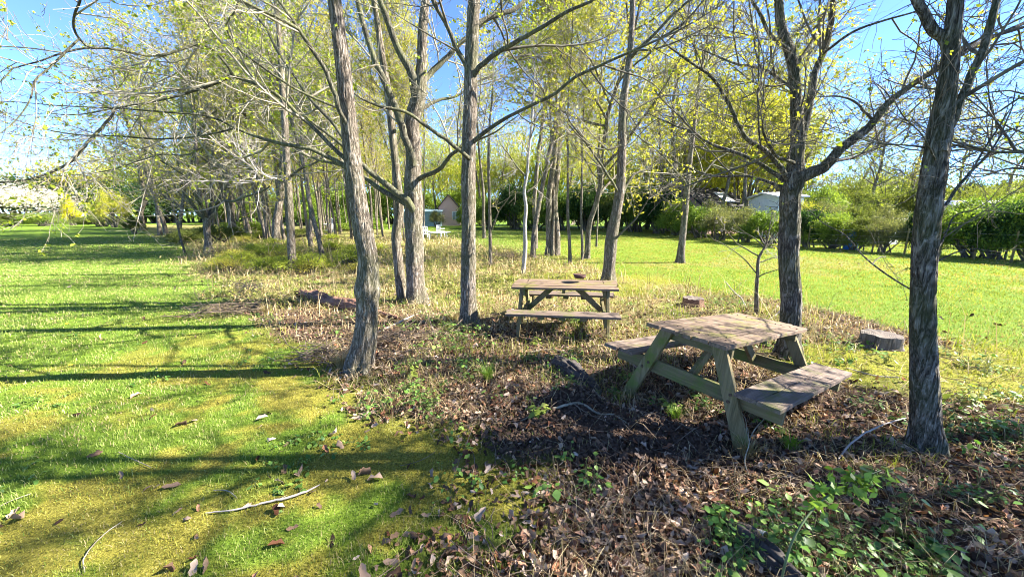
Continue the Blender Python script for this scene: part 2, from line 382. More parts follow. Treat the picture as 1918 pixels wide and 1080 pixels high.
def hero(name, label, trunk, limbs=(), height=9., group=None, cat='tree', bark='bark', twig='twig', seed=1, leaf='lime', nleaf=2200, lsize=.05,
         n=(70, 420, 1500), L=(1.3, .7, .32), auto=9, autoL=2.2, sides=22, lean=None, base=None, limb='bark_limb', fiss=0):
    rng = np.random.default_rng(seed)
    bx, by = (gp(trunk[0][0], trunk[0][1]) if base is None else base); Y0 = by
    T = Acc(); o = np.array([bx, by, ghs(bx, by)])
    pts = [at(x, y, Y0) for x, y, _ in trunk]; rs = [rpx(w_, p, x) for p, (x, y, w_) in zip(pts, trunk)]
    pts[0][2] = o[2]+.0
    d = pts[-1]-pts[-2]; d = d/np.linalg.norm(d)
    top = max(height-pts[-1][2], .6); p = pts[-1].copy(); r = rs[-1]; k = 6
    vis = len(pts)
    for i in range(k):                                    # on upwards beyond the frame
        d = nrm(d*.8+np.array([0, 0, .35])+rng.normal(0, .07, 3)); p = p+d*top/k; pts.append(p.copy()); rs.append(max(r*(1-(i+1)/k*.88), .006))
    pts.insert(0, pts[0]-np.array([0, 0, .12])); rs.insert(0, rs[0]*1.25); rs[1] *= 1.0
    P, R = resample(pts, rs, 260 if fiss else 90)
    tubes(T, P, R, sides, rough=.10, seed=seed, flare=.45, fiss=fiss)
    LP, LR = [], []
    for lb in limbs:
        pp, y0, y1 = lb; m_ = len(pp)
        q = [at(x, y, Y0+y0+(y1-y0)*i/(m_-1)) for i, (x, y, _) in enumerate(pp)]
        rr = [rpx(w_, a_, x) for a_, (x, y, w_) in zip(q, pp)]
        dd = nrm(q[-1]-q[-2]); lr = rr[-1]                 # taper out
        for i in range(3): dd = nrm(dd+rng.normal(0, .15, 3)+np.array([0, 0, .08])); q.append(q[-1]+dd*max(.12, lr*14)); rr.append(lr*(.75-.22*i))
        a_, b_ = resample(q, rr, 26); jit = rng.normal(0, 1, a_.shape)*b_[:, None]*.12; jit[0] = 0
        tubes(T, a_+jit, b_, 9, 1, rough=.06, seed=seed+len(LP)); LP.append(a_); LR.append(b_)
    hi = P[int(len(P)*.45):]; hr = R[int(len(P)*.45):]
    hp, hrr = resample(hi, hr, 26)
    if auto:
        ap, ar = grow(hp[None], hrr[None], auto, autoL, .8, 26, rng, .15, .97, .05, .07, .016)
        tubes(T, ap, ar, 7, 1); LP += list(ap); LR += list(ar)
    LP.append(hp); LR.append(hrr)
    A, B = crown(np.array(LP), np.array(LR), rng, *n, *L, nleaf, lsize, leaf)
    e = empty(name, o)
    tag(e, label, cat, group)
    for acc, nm, mm in ((T, 'trunk', [M[bark], M[limb]]), (A, 'crown', M[twig]), (B, 'foliage', M['leaf'])):
        if acc.n: shift(acc, o); link(nm, acc.mesh(nm, mm), e)
    return e

T1 = hero('oak_tree', 'leaning grey oak with a burl at the edge of the lawn', 
  [(674,694,52),(683,640,45),(688,590,40),(690,560,43),(689,542,50),(690,522,42),(690,490,38),(682,440,38),(672,390,36),(664,330,36),(656,250,32),(648,180,30),(640,110,29),(630,30,28),(624,-20,27)],
  [([(655,318,12),(641,308,9),(613,293,9),(580,278,9),(540,272,8),(503,263,7),(473,254,6),(442,241,5),(421,229,5),(390,218,4),(320,211,4),(215,203,3.5),(110,198,3),(10,190,2)],0,-.5),
   ([(656,305,11),(644,296,9),(607,260,8),(589,241,8),(552,208,8),(531,186,7),(491,162,7),(451,147,7),(436,142,7),(412,153,7),(381,165,6),(320,183,6),(280,192,5),(215,203,4),(120,215,3)],0,-.3),
   ([(652,270,8),(641,257,6),(622,229,6),(595,202,6),(577,180,6),(546,134,6),(519,95,6),(497,52,5),(464,12,4),(440,-20,3)],0,1.2),
   ([(656,244,10),(650,232,9),(638,211,9),(625,171,9),(610,134,9),(586,95,9),(561,58,8),(540,27,7),(521,0,6),(500,-30,5)],0,-.5),
   ([(560,56,7),(528,37,7),(491,20,6),(451,0,6),(420,-20,5)],-.4,-.9),
   ([(650,208,6),(625,199,5),(586,183,5),(546,162,5),(491,125,5),(442,86,4.5),(424,55,4),(442,18,3.5),(447,0,3)],0,-.6),
   ([(436,142,6),(421,116,6),(396,92,6),(378,82,6),(350,89,6),(320,99,6),(280,105,6),(255,101,6),(230,95,6),(200,90,5.5),(165,90,5),(135,95,5),(100,105,4.5),(60,120,4),(30,125,4),(0,155,3)],-.2,-1.2),
   ([(215,203,5),(210,215,6),(190,240,7),(170,260,7),(130,305,7),(90,325,6),(0,342,5)],-.3,-.9),
   ([(440,240,4),(400,250,4),(320,260,4),(215,255,4),(125,250,3.5),(60,235,3),(30,225,3)],-.1,-.2),
   ([(200,90,5),(165,88,5.5),(143,65,6),(138,35,6),(150,0,6),(155,-30,5)],-.9,-1.2),
   ([(150,72,5),(125,95,6),(95,125,5),(68,148,5),(55,190,4),(25,230,3.5),(0,250,3)],-1.0,-1.4),
   ([(380,275,3),(350,290,3),(300,290,3),(200,320,2.5),(100,330,2)],0,1.5)],
  height=9.5, seed=11, fiss=.007, sides=72, nleaf=7500, lsize=.031, n=(125, 850, 3600), L=(.9, .5, .24), auto=8)
T2 = hero('oak_tree', 'many-stemmed oak with two low limbs reaching left behind the leaning trunk',
  [(781,568,38),(778,520,34),(776,450,33),(775,400,35),(775,370,36),(774,330,31),(775,300,30),(772,225,30),(782,190,30),(790,120,20),(792,50,18),(797,0,15)],
  [([(780,190,22),(775,150,18),(750,100,14),(725,40,12),(712,0,10)],0,-.3),
   ([(774,310,16),(770,290,14),(760,262,14),(740,200,13),(710,130,12),(690,80,11),(672,10,10)],-.1,-.4),
   ([(785,165,14),(795,150,12),(830,115,10),(875,70,8),(910,40,6)],0,.5),
   ([(774,395,16),(768,382,14),(730,352,12),(675,305,10),(655,285,8),(620,255,6),(580,225,5)],-.1,-.7),
   ([(772,392,13),(765,385,12),(715,356,10),(675,328,8),(640,310,6),(600,300,5)],-.1,.3),
   ([(776,340,10),(790,332,9),(825,315,8),(845,290,7),(860,280,6),(900,260,4)],0,-.6),
   ([(776,215,8),(790,205,7),(815,190,6),(855,180,4),(900,150,3)],0,.8)],
  height=12, seed=12, fiss=.009, sides=64, nleaf=1600, n=(90, 520, 1800))
hero('oak_tree', 'thin crooked stem growing right beside the many-stemmed oak',
  [(754,568,22),(746,490,18),(742,440,18),(748,400,17),(742,320,15),(735,250,14),(728,180,14),(715,100,13),(705,30,11),(700,0,10)], height=10, seed=13, nleaf=700, n=(40, 240, 800), base=(-2.33, 7.62), bark='bark_far')
hero('oak_tree', 'straight pale grey trunk nearest left of the far picnic table',
  [(877,606,36),(877,570,31),(877,540,29),(878,420,27),(878,300,26),(880,220,26),(882,150,25),(888,0,23),(890,-30,22)],
  [([(883,152,12),(890,136,10),(910,115,9),(950,88,8),(1010,55,7),(1065,20,6),(1110,0,5)],0,-.4),
   ([(880,272,10),(892,260,8),(925,235,7),(960,215,6),(990,200,6),(1040,175,6),(1080,143,5.5),(1120,125,5),(1170,102,5),(1230,75,4),(1290,35,4),(1310,10,3)],0,-1.2),
   ([(884,155,11),(880,140,9),(855,90,9),(840,55,8),(815,10,7),(805,-10,6)],0,-.2),
   ([(880,298,9),(873,292,8),(840,265,7),(790,230,7),(765,212,6),(705,197,6),(670,180,4)],-.05,-1.0),
   ([(885,55,10),(895,45,9),(925,30,9),(960,20,8),(985,0,7)],0,.4)],
  height=12, seed=14, fiss=.007, sides=60, nleaf=1600, n=(80, 480, 1700), twig='twig_dark')
hero('oak_tree', 'slim curving oak rising just behind the right end of the far picnic table',
  [(1138,526,26),(1141,500,22),(1145,450,23),(1154,400,19),(1162,350,18),(1165,280,16),(1167,200,15),(1180,100,12),(1185,0,10)],
  [([(1180,110,8),(1190,98,7),(1220,70,6),(1280,10,5)],0,-.5),([(1164,370,7),(1172,350,6),(1190,325,5),(1210,318,4),(1250,290,3)],0,.5),
   ([(1160,365,6),(1152,350,5),(1120,300,4),(1080,245,3)],0,-.5),([(1146,455,5),(1160,440,4),(1190,410,3),(1210,380,2.5)],-.05,-.3),
   ([(1166,270,5),(1140,280,4),(1110,275,3),(1080,250,2.5)],-.05,-.6),([(1168,215,6),(1195,200,5),(1240,180,4),(1290,175,3)],0,.6)],
  height=13, seed=15, nleaf=2600, leaf='yel', lsize=.06, n=(80, 480, 1700))
T5 = hero('oak_tree', 'dark forked oak with wide spreading limbs behind the near picnic table',
  [(1476,668,54),(1478,640,46),(1482,560,41),(1478,500,40),(1478,450,43),(1480,410,40),(1480,370,42),(1488,330,48),(1492,300,30),(1492,200,24),(1488,140,22),(1478,95,22),(1463,50,20),(1458,0,18)],
  [([(1488,320,26),(1492,290,22),(1500,260,20),(1515,200,18),(1526,140,16),(1545,90,14),(1558,30,13),(1562,0,12)],0,.2),
   ([(1484,348,36),(1495,335,30),(1543,312,26),(1588,265,22),(1628,238,20),(1658,200,17),(1698,165,15),(1753,132,12),(1803,100,11),(1853,75,9),(1918,45,7)],0,-.3),
   ([(1535,318,10),(1555,305,8),(1600,295,7),(1638,280,6),(1693,245,5),(1730,215,4)],0,.5),
   ([(1482,350,14),(1475,335,12),(1433,280,11),(1398,260,10),(1383,235,9),(1368,200,8),(1328,140,6),(1298,120,5),(1270,100,4)],0,-.4),
   ([(1482,358,12),(1470,340,10),(1443,320,9),(1413,300,8),(1378,285,7),(1333,270,6),(1293,245,5),(1270,238,4)],-.1,.5),
   ([(1490,306,9),(1483,303,8),(1455,293,7),(1440,270,6),(1428,240,4)],0,-.5),
   ([(1432,285,4),(1428,280,4),(1420,210,3.5),(1420,65,3)],-.3,-.4),
   ([(1490,170,8),(1483,165,7),(1430,130,6),(1380,120,5),(1330,100,3)],0,.6),
   ([(1478,95,11),(1473,90,9),(1443,65,8),(1423,25,7),(1408,0,6)],0,-.4),
   ([(1489,130,9),(1493,120,8),(1523,75,7),(1540,40,6)],0,.4),
   ([(1545,97,8),(1548,95,7),(1598,60,6),(1668,35,5),(1720,20,4)],.1,-.6),
   ([(1640,230,7),(1620,210,6),(1600,190,5),(1560,180,4)],-.1,-.3),
   ([(1482,360,8),(1450,345,7),(1400,330,5),(1340,330,4),(1280,310,3)],-.1,.8)],
  height=8.5, seed=16, fiss=.0075, sides=72, nleaf=5200, leaf='yel', lsize=.038, limb='bark_dark', n=(120, 760, 2800), L=(1.0, .55, .26), bark='bark_dark', twig='twig_dark')
T6 = hero('oak_tree', 'thick dark ridged trunk standing nearest at right of the near bench',
  [(1735,842,76),(1734,800,66),(1733,760,63),(1730,640,56),(1729,550,53),(1733,450,55),(1738,400,55),(1747,330,55),(1762,244,50),(1777,137,40),(1783,76,38),(1790,0,36),(1793,-40,34)],
  [([(1778,100,30),(1772,75,28),(1752,60,26),(1735,32,24),(1716,0,22),(1700,-40,20)],0,.1),
   ([(1765,285,24),(1772,260,22),(1793,208,20),(1811,162,20),(1835,107,20),(1851,61,20),(1863,15,18),(1868,0,18),(1875,-40,16)],-.05,.1),
   ([(1780,115,13),(1800,100,12),(1835,80,12),(1872,64,11),(1918,43,9)],.1,.5),
   ([(1752,395,10),(1770,385,8),(1790,355,8),(1830,310,7),(1865,280,5),(1900,250,4)],0,.3),
   ([(1742,500,5),(1755,490,4),(1787,474,4),(1820,466,3),(1856,470,2.5)],0,.2),([(1748,475,5),(1761,458,5),(1775,430,4),(1785,407,4),(1830,390,3)],0,.15),
   ([(1722,548,5),(1703,540,4),(1648,505,4),(1613,475,3),(1583,440,3),(1538,415,2)],0,.7),
   ([(1752,300,4),(1740,275,4),(1725,250,3),(1690,215,3)],-.15,-.3)],
  height=7.5, seed=17, fiss=.0075, sides=84, nleaf=900, lsize=.026, limb='bark_dark', n=(80, 480, 1700), L=(.85, .45, .22), bark='bark_dark', twig='twig_dark')
hero('oak_tree', 'slim oak standing alone left of the rotten red log',
  [(549,512,20),(547,480,16),(544,420,15),(541,360,15),(537,300,14),(533,220,13),(528,150,12),(522,60,10),(516,0,9)],
  [([(545,330,6),(565,315,5),(590,305,4),(615,285,3)],0,-.5),([(543,345,5),(520,335,4),(490,325,3),(460,300,2.5)],0,-.8)],
  height=15, seed=18, nleaf=1700, n=(80, 420, 1500), L=(1.9, .95, .42), bark='bark_far', leaf='bud', lsize=.07, twig='twig_grey', auto=16)
hero('oak_tree', 'low bushy tree forking into five stems by the lawn at left',
  [(391,474,19),(390,450,15),(387,425,15),(387,410,17),(378,395,9),(374,360,9),(371,330,8),(369,300,7)],
  [([(388,412,11),(374,401,9),(359,381,8),(342,354,7),(338,319,6),(330,290,4)],0,-1),([(388,408,9),(374,378,8),(352,340,7),(335,322,5),(300,300,4)],0,-2.5),
   ([(388,412,11),(400,402,10),(408,380,9),(422,347,8),(419,319,6),(425,280,5)],0,.5),([(405,385,7),(409,377,6),(436,377,5),(458,369,4.5),(486,360,4)],0,-1.2),
   ([(389,410,9),(394,394,8),(396,350,7),(396,328,6),(400,280,5)],0,1)],
  height=9, seed=19, nleaf=2600, n=(80, 420, 1400), L=(2.0, .95, .45), bark='bark_far', leaf='bud', lsize=.085, twig='twig', auto=10, autoL=3)
hero('birch_sapling', 'thin white crooked sapling behind the left end of the far table', 
  [(980,512,8),(984,460,7.5),(983,422,7),(985,385,6.5),(982,361,6),(988,320,5.5),(989,300,5),(995,240,4.5),(1001,140,3.5)],
  [([(985,330,3),(965,308,2.5),(950,285,2)],0,-.4),([(987,360,3),(1005,345,2.5),(1020,320,2)],0,.3)],
  height=5.8, seed=20, nleaf=300, n=(26, 110, 300), L=(.7, .4, .25), bark='bark_pale', twig='twig_grey', auto=4, autoL=1.0, sides=14)
hero('oak_tree', 'slender lit tree standing alone out on the bright right lawn',
  [(1274,492,17),(1277,460,14),(1281,420,13),(1285,370,12),(1291,310,11),(1298,250,9),(1306,190,7)],
  [([(1286,365,5),(1310,335,4.5),(1340,300,4),(1370,280,3)],0,1),([(1288,345,5),(1265,320,4),(1240,290,3.5),(1215,270,3)],0,-1)],
  height=10, seed=21, nleaf=4200, n=(80, 460, 1700), L=(1.8, .9, .4), leaf='yel', lsize=.085, bark='bark_far', auto=14, autoL=2.6)
hero('oak_sapling', 'small bare sapling with pale upturned twigs beyond the near table',
  [(1416,590,9),(1417,543,7.5),(1419,514,7),(1422,481,6),(1432,463,4)],
  [([(1421,480,3.5),(1399,467,3),(1379,455,2.5),(1364,437,2)],0,-.2),([(1431,463,3),(1417,449,2.5),(1389,431,2)],0,.3),([(1417,512,3),(1395,486,2.5),(1375,470,2),(1345,452,1.5)],0,-.3),
   ([(1421,492,3),(1440,485,2.5),(1465,478,2)],0,.1),([(1419,520,3),(1430,513,2.5),(1440,510,2)],0,-.1),([(1432,465,3),(1450,445,2.5),(1465,425,2)],0,.1)],
  height=1.4, seed=22, nleaf=110, n=(16, 50, 110), L=(.3, .18, .1), bark='bark_far', twig='twig_grey', leaf='yel', lsize=.035, auto=2, autoL=.3, sides=12)
hero('oak_tree', 'oak past the right edge whose thin pale limb crosses the thick dark trunk',
  [(2120,560,90),(2125,400,80),(2130,200,70),(2135,0,60)],
  [([(2128,330,14),(2050,310,10),(1918,286,7),(1854,284,7),(1808,272,6),(1747,278,5),(1700,272,4),(1640,269,3),(1600,255,2.5)],0,-.2),
   ([(2130,260,14),(2040,230,9),(1960,240,7),(1910,285,6),(1880,250,5),(1860,215,4),(1850,155,3)],0,.2),
   ([(2130,230,14),(2020,200,9),(1918,180,6),(1860,215,5),(1800,225,4)],0,.6),
   ([(2130,330,12),(2000,330,8),(1900,315,6),(1840,330,4)],0,1.2)],
  base=(4.6, 2.75), height=7, seed=23, nleaf=900, n=(70, 340, 1000), L=(1.0, .55, .26), bark='bark_dark', twig='twig_dark', leaf='lime', lsize=.028, limb='bark_limb', auto=4, autoL=1.4)
hero('birch_sapling', 'whip-thin upright sapling standing in dry grass between two pale trunks',
  [(919,502,7),(918,440,6),(917,380,5.5),(915,300,5),(918,220,4)], [([(921,430,3),(935,395,2.5),(950,375,2)],0,-.3)], height=7, seed=24, nleaf=300, n=(24, 110, 320), L=(.9, .5, .3), bark='bark_far', auto=5, autoL=1.0, sides=12, leaf='yel')

# prototypes for the trees farther back, then copies
def proto(name, seed, H, r0, limbs, limbL, n, L, nleaf, lsize, leaf, t_low=.3, bark='bark_far', twig='twig', wig=.05, ang=.85):
    rng = np.random.default_rng(seed); T = Acc()
    K = 30; d = np.array([0, 0, 1.]); P = [np.array([0, 0, -.1])]
    for i in range(K-1): d = nrm(d+rng.normal(0, wig, 3)*np.array([1, 1, .3])+np.array([0, 0, .12])); P.append(P[-1]+d*H/(K-1))
    P = np.array(P); R = r0*np.linspace(1, .10, K)**.85; R[0] *= 1.35; R[1] *= 1.1
    tubes(T, P, R, 10, rough=.08, seed=seed)
    ap, ar = grow(P[None], R[None], limbs, limbL, ang, 12, rng, t_low, .98, .06, .08, .014)
    tubes(T, ap, ar, 6)
    pp = np.concatenate([ap, resample(P[K//2:], R[K//2:], 12)[0][None]]); pr = np.concatenate([ar, resample(P[K//2:], R[K//2:], 12)[1][None]])
    A, B = crown(pp, pr, rng, *n, *L, nleaf, lsize, leaf, sides=(4, 3, 3))
    e = empty(name)
    for acc, nm, mm in ((T, 'trunk', M[bark]), (A, 'crown', M[twig]), (B, 'foliage', M['leaf'])):
        if acc.n: link(nm, acc.mesh(nm, mm), e)
    return e
PROTO = [proto('oak_tree', 101, 13, .10, 22, 2.6, (90, 440, 2000), (1.7, .9, .45), 7500, .09, 'bud'),
         proto('oak_tree', 102, 12, .10, 20, 2.4, (85, 420, 1900), (1.6, .9, .45), 8500, .09, 'lime', twig='twig_grey'),
         proto('oak_tree', 103, 14, .10, 24, 2.2, (95, 450, 2000), (1.7, .9, .45), 7500, .10, 'yel', wig=.07),
         proto('oak_tree', 104, 10, .10, 20, 3.0, (85, 420, 1700), (1.8, 1.0, .5), 4500, .09, 'bud', t_low=.18, wig=.09, ang=1.0),
         proto('oak_tree', 105, 13, .10, 12, 1.7, (60, 300, 1500), (1.2, .7, .4), 4200, .10, 'yel', t_low=.4, wig=.03, twig='twig_grey')]
USED = [0]*len(PROTO)
def place(k, x, y, s, sz, label, group, rng, lean=(0, 0), rz=None):
    o = PROTO[k] if USED[k] == 0 else copy_tree(PROTO[k]); USED[k] += 1
    o.location = (x, y, ghs(x, y)-.02); o.scale = (s, s, sz); o.rotation_euler = (lean[1], lean[0], rng.uniform(0, 6.28) if rz is None else rz)
    tag(o, label, 'tree', group); return o
rg = np.random.default_rng(5)
MID = [ # base px, width px, proto, lean, label
 (268,431,11,3,0,'shaggy tree at the lawn corner with brambles round its foot'),(300,440,8,0,-.10,'left trunk of the leaning pair at the edge of the far lawn'),
 (313,441,8.5,1,-.12,'right trunk of the leaning pair at the edge of the far lawn'),(346,474,4.5,4,-.10,'thin leaning sapling just left of the low bushy forked tree'),
 (337,455,8,3,0,'grey trunk standing behind the thin leaning sapling at left'),(500,451,7.5,4,-.12,'slim leaning trunk of the close trio right of the forked tree'),
 (505,452,8,0,0,'slim upright trunk of the close trio right of the forked tree'),(516,460,15,1,0,'stout dark trunk of the close trio right of the forked tree'),
 (533,453,6,4,0,'thin trunk between the stout dark one and the slim lone oak'),(583,463,8,0,.05,'grey trunk right of the slim lone oak by the pale statue'),
 (605,483,9,1,.03,'knotty grey trunk standing directly left of the pale statue'),(907,447,6,4,0,'far thin trunk on the lawn between straight oak and white sapling'),
 (997,482,9,1,0,'dark short-looking trunk directly behind the white sapling'),(1002,465,8,2,0,'slim trunk behind and right of the white sapling'),
 (1026,478,11,2,0,'left trunk of the tall twin pair right of the white sapling'),(1035,479,6,4,0,'thin dark stem squeezed between the tall twin trunks'),
 (1041,478,12,0,.03,'right trunk of the tall twin pair right of the white sapling'),(1068,493,6,4,.02,'thin upright sapling on leaves right of the tall twin trunks'),
 (1091,486,5,4,0,'thinnest stem just left of the forked trunk on the lawn edge'),(1099,484,10,3,.06,'forked leaning trunk left of the slim curving oak'),
 (1117,462,3.5,4,0,'whip-thin stem directly left of the slim curving oak'),
 (1232,436,7,2,0,'slim trunk in front of the dark hedge right of the curving oak'),(1263,440,9,2,0,'dark trunk in front of the hedge left of the lone lawn tree'),
 (470,445,7,1,0,'thin trunk in weeds right of the low bushy forked tree'),(440,448,9,0,0,'trunk behind the long right limb of the low bushy tree')]
for (px, py, wp, k, ln, lab) in MID:
    x, y = gp(px, py); r = rpx(wp, np.array([x, y, .5]), px); s = r/.09
    place(k, x, y, min(s, 2.6), np.clip(.35+.55*s, .5, 1.35), lab, 'trees of the wooded strip', rg, (ln, rg.normal(0, .03)))
for i in range(104):                                        # the crowded grove far back
    px = rg.uniform(410, 850); Y = rg.uniform(24, 52) if px < 800 else rg.uniform(38, 60)
    x = (px-959)/FPX*Y*1.02
    if wood_d(np.array([x]), np.array([Y]))[0] < -2: continue
    s = rg.uniform(.45, 1.1); place(int(rg.choice([0, 1, 2, 4, 4, 4, 4])), x, Y, s, rg.uniform(.8, 1.25), 'one of many thin straight trunks crowded in the far grove', 'crowded far grove trunks', rg, (rg.normal(0, .015), rg.normal(0, .015)))
ROW = [(-21,30,1.0,3),(-34,43,1.3,3),(-42,52,1.5,1)]
for i, (x, y, s, k) in enumerate(ROW):
    place(k, x, y, s, s*.72, 'crown overhanging the left lawn from the far edge row, bare and twiggy', 'trees along the far lawn edge', rg)
# trees out of frame to the right: only the shade they throw is in the picture
for i, (x, y, s, k) in enumerate([(7.3,1.1,1.0,3),(14,.6,1.4,1)]):
    place(k, x, y, s, s*.68, 'tree beyond the right edge of the picture throwing dappled shade', 'shade trees past the right edge', rg)

# ------------------------------------------------------------------ far trees, hedges, shrubs
def leaf_blob(seed, n, size, col, clumps=46, sx=1, sz=1, stem=True, hollow=.55, asp=.62, bark='twig_dark', taper=0, stems=12):
    rng = np.random.default_rng(seed); B, A = Acc(), Acc()
    c = nrm(rng.normal(size=(clumps, 3))); c[:, 2] = np.abs(c[:, 2])*1.6-.55; c = c*rng.uniform(hollow, 1, (clumps, 1))
    c[:, 2] = np.clip(c[:, 2], -.75, 1.05)
    k = rng.integers(0, clumps, n); P = c[k]*np.array([1, 1, .85])+rng.normal(0, .15, (n, 3))*rng.uniform(.4, 1.2, (n, 1))
    P[:, 2] = np.abs(P[:, 2]*.5+.48); P[:, :2] *= (1+taper*.25-taper*np.clip(P[:, 2:3], 0, 1)); P *= np.array([sx, sx, 2*sz*.52])
    leaves(B, P, size, rng, 0, LEAFC[col], asp=asp)
    m = stems; e = c[rng.integers(0, clumps, m)]*np.array([1, 1, .85]); e[:, 2] = e[:, 2]*.5+.5
    t = np.linspace(0, 1, 6)[None, :, None]; st = rng.normal(0, .12, (m, 1, 3))*np.array([1, 1, 0]); st[:, :, 2] = -.05
    Q = st*(1-t)+e[:, None, :]*t+rng.normal(0, .03, (m, 6, 3))*t; tubes(A, Q*np.array([sx, sx, 1.04*sz]), np.ones((m, 1))*np.linspace(.035, .006, 6)[None, :], 5)
    return A, B
BL = {}
def blob_proto(key, name, *a, **k):
    A, B = leaf_blob(*a, **k); BL[key] = [name, A.mesh('stem', M[k.get('bark', 'twig_dark')]), B.mesh('foliage', M['leaf'])]
blob_proto('green', 'hedge_shrub', 201, 14000, 0.054, 'green'); blob_proto('green2', 'hedge_shrub', 202, 14000, 0.050, 'mid')
blob_proto('dark', 'hedge_shrub', 203, 14000, 0.058, 'dark'); blob_proto('olive', 'hedge_shrub', 204, 14000, 0.050, 'olive')
blob_proto('grey', 'hedge_shrub', 205, 9000, .045, 'grey', hollow=.35); blob_proto('gold', 'golden_conifer', 206, 7000, .07, 'gold', clumps=90, sx=.62, sz=1.15, taper=.95)
blob_proto('white', 'blossom_tree', 207, 7000, .045, 'white', clumps=80, hollow=.3); blob_proto('yel', 'hedge_shrub', 208, 9000, .045, 'yel', hollow=.4)
def blob(key, x, y, wdt, h, label, cat='shrub', group=None, name=None, rz=None):
    nm, A, B = BL[key]; e = empty(name or nm, (x, y, ghs(x, y)-.03), (0, 0, rg.uniform(0, 6.28) if rz is None else rz)); e.scale = (wdt/2, wdt/2, h)
    link('stem', A, e); link('foliage', B, e); return tag(e, label, cat, group)
def atY(px, Y): return (px-959)/FPX*Y*1.02
def blobpx(key, px, Y, wpx, toppx, *a, **k):
    x = atY(px, Y); D = Y*1.0; h = (400-toppx)/FPX*Y*1.02+CAM_H; return blob(key, x, Y, wpx/FPX*Y, h, *a, **k)
blobpx('white', 10, 60, 250, 330, 'white blossoming tree at the far left end of the lawn', 'tree')
blobpx('gold', 163, 58, 48, 372, 'bright golden yellow conifer on the far lawn edge', 'conifer')
for i, (px, Y, wp, tp, k) in enumerate([(-60,78,190,325,'dark'),(70,76,150,335,'dark'),(150,80,150,338,'dark'),(215,72,130,352,'dark'),(255,66,90,365,'dark'),(290,70,120,350,'dark'),(350,75,150,345,'dark'),(420,80,160,345,'dark')]):
    blobpx(k, px, Y, wp, tp, 'dark evergreen of the tall screen behind the golden conifer', 'evergreen', 'dark evergreens at the far left', 'evergreen_tree')
for i, (px, Y, wp, tp, k, lab) in enumerate([(215,54,75,402,'olive','low rounded bramble mound right of the golden conifer'),(50,55,70,398,'olive','low shrub under the left side of the white blossom'),(110,55,66,397,'green2','green shrub between white blossom and golden conifer'),
    (240,50,60,355,'lime' if False else 'yel','yellow-green bush under the overhanging crowns of the far lawn'),(-10,85,110,295,'yel','yellow-leaved tree rising above the white blossom at the left edge'),
    (272,34,34,405,'olive','bramble clump round the foot of the lawn corner tree'),(365,22,60,425,'olive','bramble bank left of the forked tree'),(420,24,100,418,'olive','bramble bank right of the forked tree'),(560,30,120,425,'olive','weedy bank behind the slim lone oak'),(470,34,120,412,'green2','green bush behind the trio of trunks'),(640,40,90,415,'green2','green bush behind the pale statue'),(690,44,90,410,'green2','green bush left of the blue-grey garden building')]):
    blobpx(k, px, Y, wp, tp, lab)
for i, (px, Y, wp, tp, k) in enumerate([(440,64,110,372,'green'),(510,66,120,360,'green2'),(580,62,110,352,'lime'),(640,66,120,345,'green2'),(700,64,110,352,'lime'),(745,68,110,348,'green2'),(800,70,100,360,'lime'),(870,70,110,352,'green2'),(610,58,80,385,'green'),(680,58,80,388,'green')]):
    blobpx('green2' if k == 'lime' else k, px, Y, wp, tp, 'leafy green tree closing the view behind the far grove', 'tree', 'green trees behind the far grove', 'broadleaf_tree')
blob_proto('sparse_lime', 'broadleaf_tree', 211, 9000, .038, 'lime', clumps=130, hollow=.15); blob_proto('sparse_yel', 'broadleaf_tree', 212, 8000, .036, 'yel', clumps=130, hollow=.15); blob_proto('sparse_olive', 'broadleaf_tree', 216, 9000, .034, 'olive2', clumps=130, hollow=.15); blob_proto('sparse_bud', 'broadleaf_tree', 213, 8000, .034, 'bud', clumps=130, hollow=.15)
for i, (px, Y, wp, tp, k) in enumerate([(905,62,120,262,'lime'),(965,60,130,240,'yel'),(1030,58,120,255,'lime'),(1090,60,140,225,'yel'),(1155,54,130,262,'lime'),(1215,50,130,240,'yel'),(1275,52,140,235,'lime'),(1330,46,130,262,'yel'),(1385,42,210,150,'yel'),(1300,48,160,190,'lime'),(1450,50,120,290,'olive'),(1530,54,140,322,'olive'),(1600,60,130,300,'olive'),(1690,62,120,305,'olive'),(1790,46,120,345,'olive'),(1870,42,140,335,'olive'),(1560,44,120,335,'olive')]):
    blobpx('sparse_'+k, px, Y, wp, tp, 'fresh leafing tree in the screen behind the right lawn hedge', 'tree', 'leafing trees behind the right lawn hedge')
for i, (px, Y, wp, tp, k) in enumerate([(150,88,150,300,'bud'),(235,84,140,280,'bud'),(320,80,150,268,'lime'),(400,78,150,262,'bud'),(480,80,160,255,'lime'),(560,78,150,240,'yel'),(640,76,150,250,'lime'),(720,78,150,240,'yel'),(790,78,140,258,'lime'),(850,80,130,262,'yel')]):
    blobpx('sparse_'+k, px, Y, wp, tp, 'tall leafing tree far behind the grove', 'tree', 'tall trees far behind the grove')
for px, Y, wp, tp, k in [(1505,29,90,352,'green2'),(1600,30,90,356,'olive'),(1672,29,90,352,'olive'),(1815,26,120,366,'green'),(1900,25,120,358,'green2'),(1965,24,120,352,'olive'),(1250,38,90,345,'green2'),(1180,42,90,338,'green'),(1090,46,90,342,'green2'),(1000,48,90,345,'green')]:
    blobpx(k, px, Y, wp, tp, 'taller bushy shrub of the second row behind the right hedge', 'shrub', 'second row shrubs behind the right hedge')
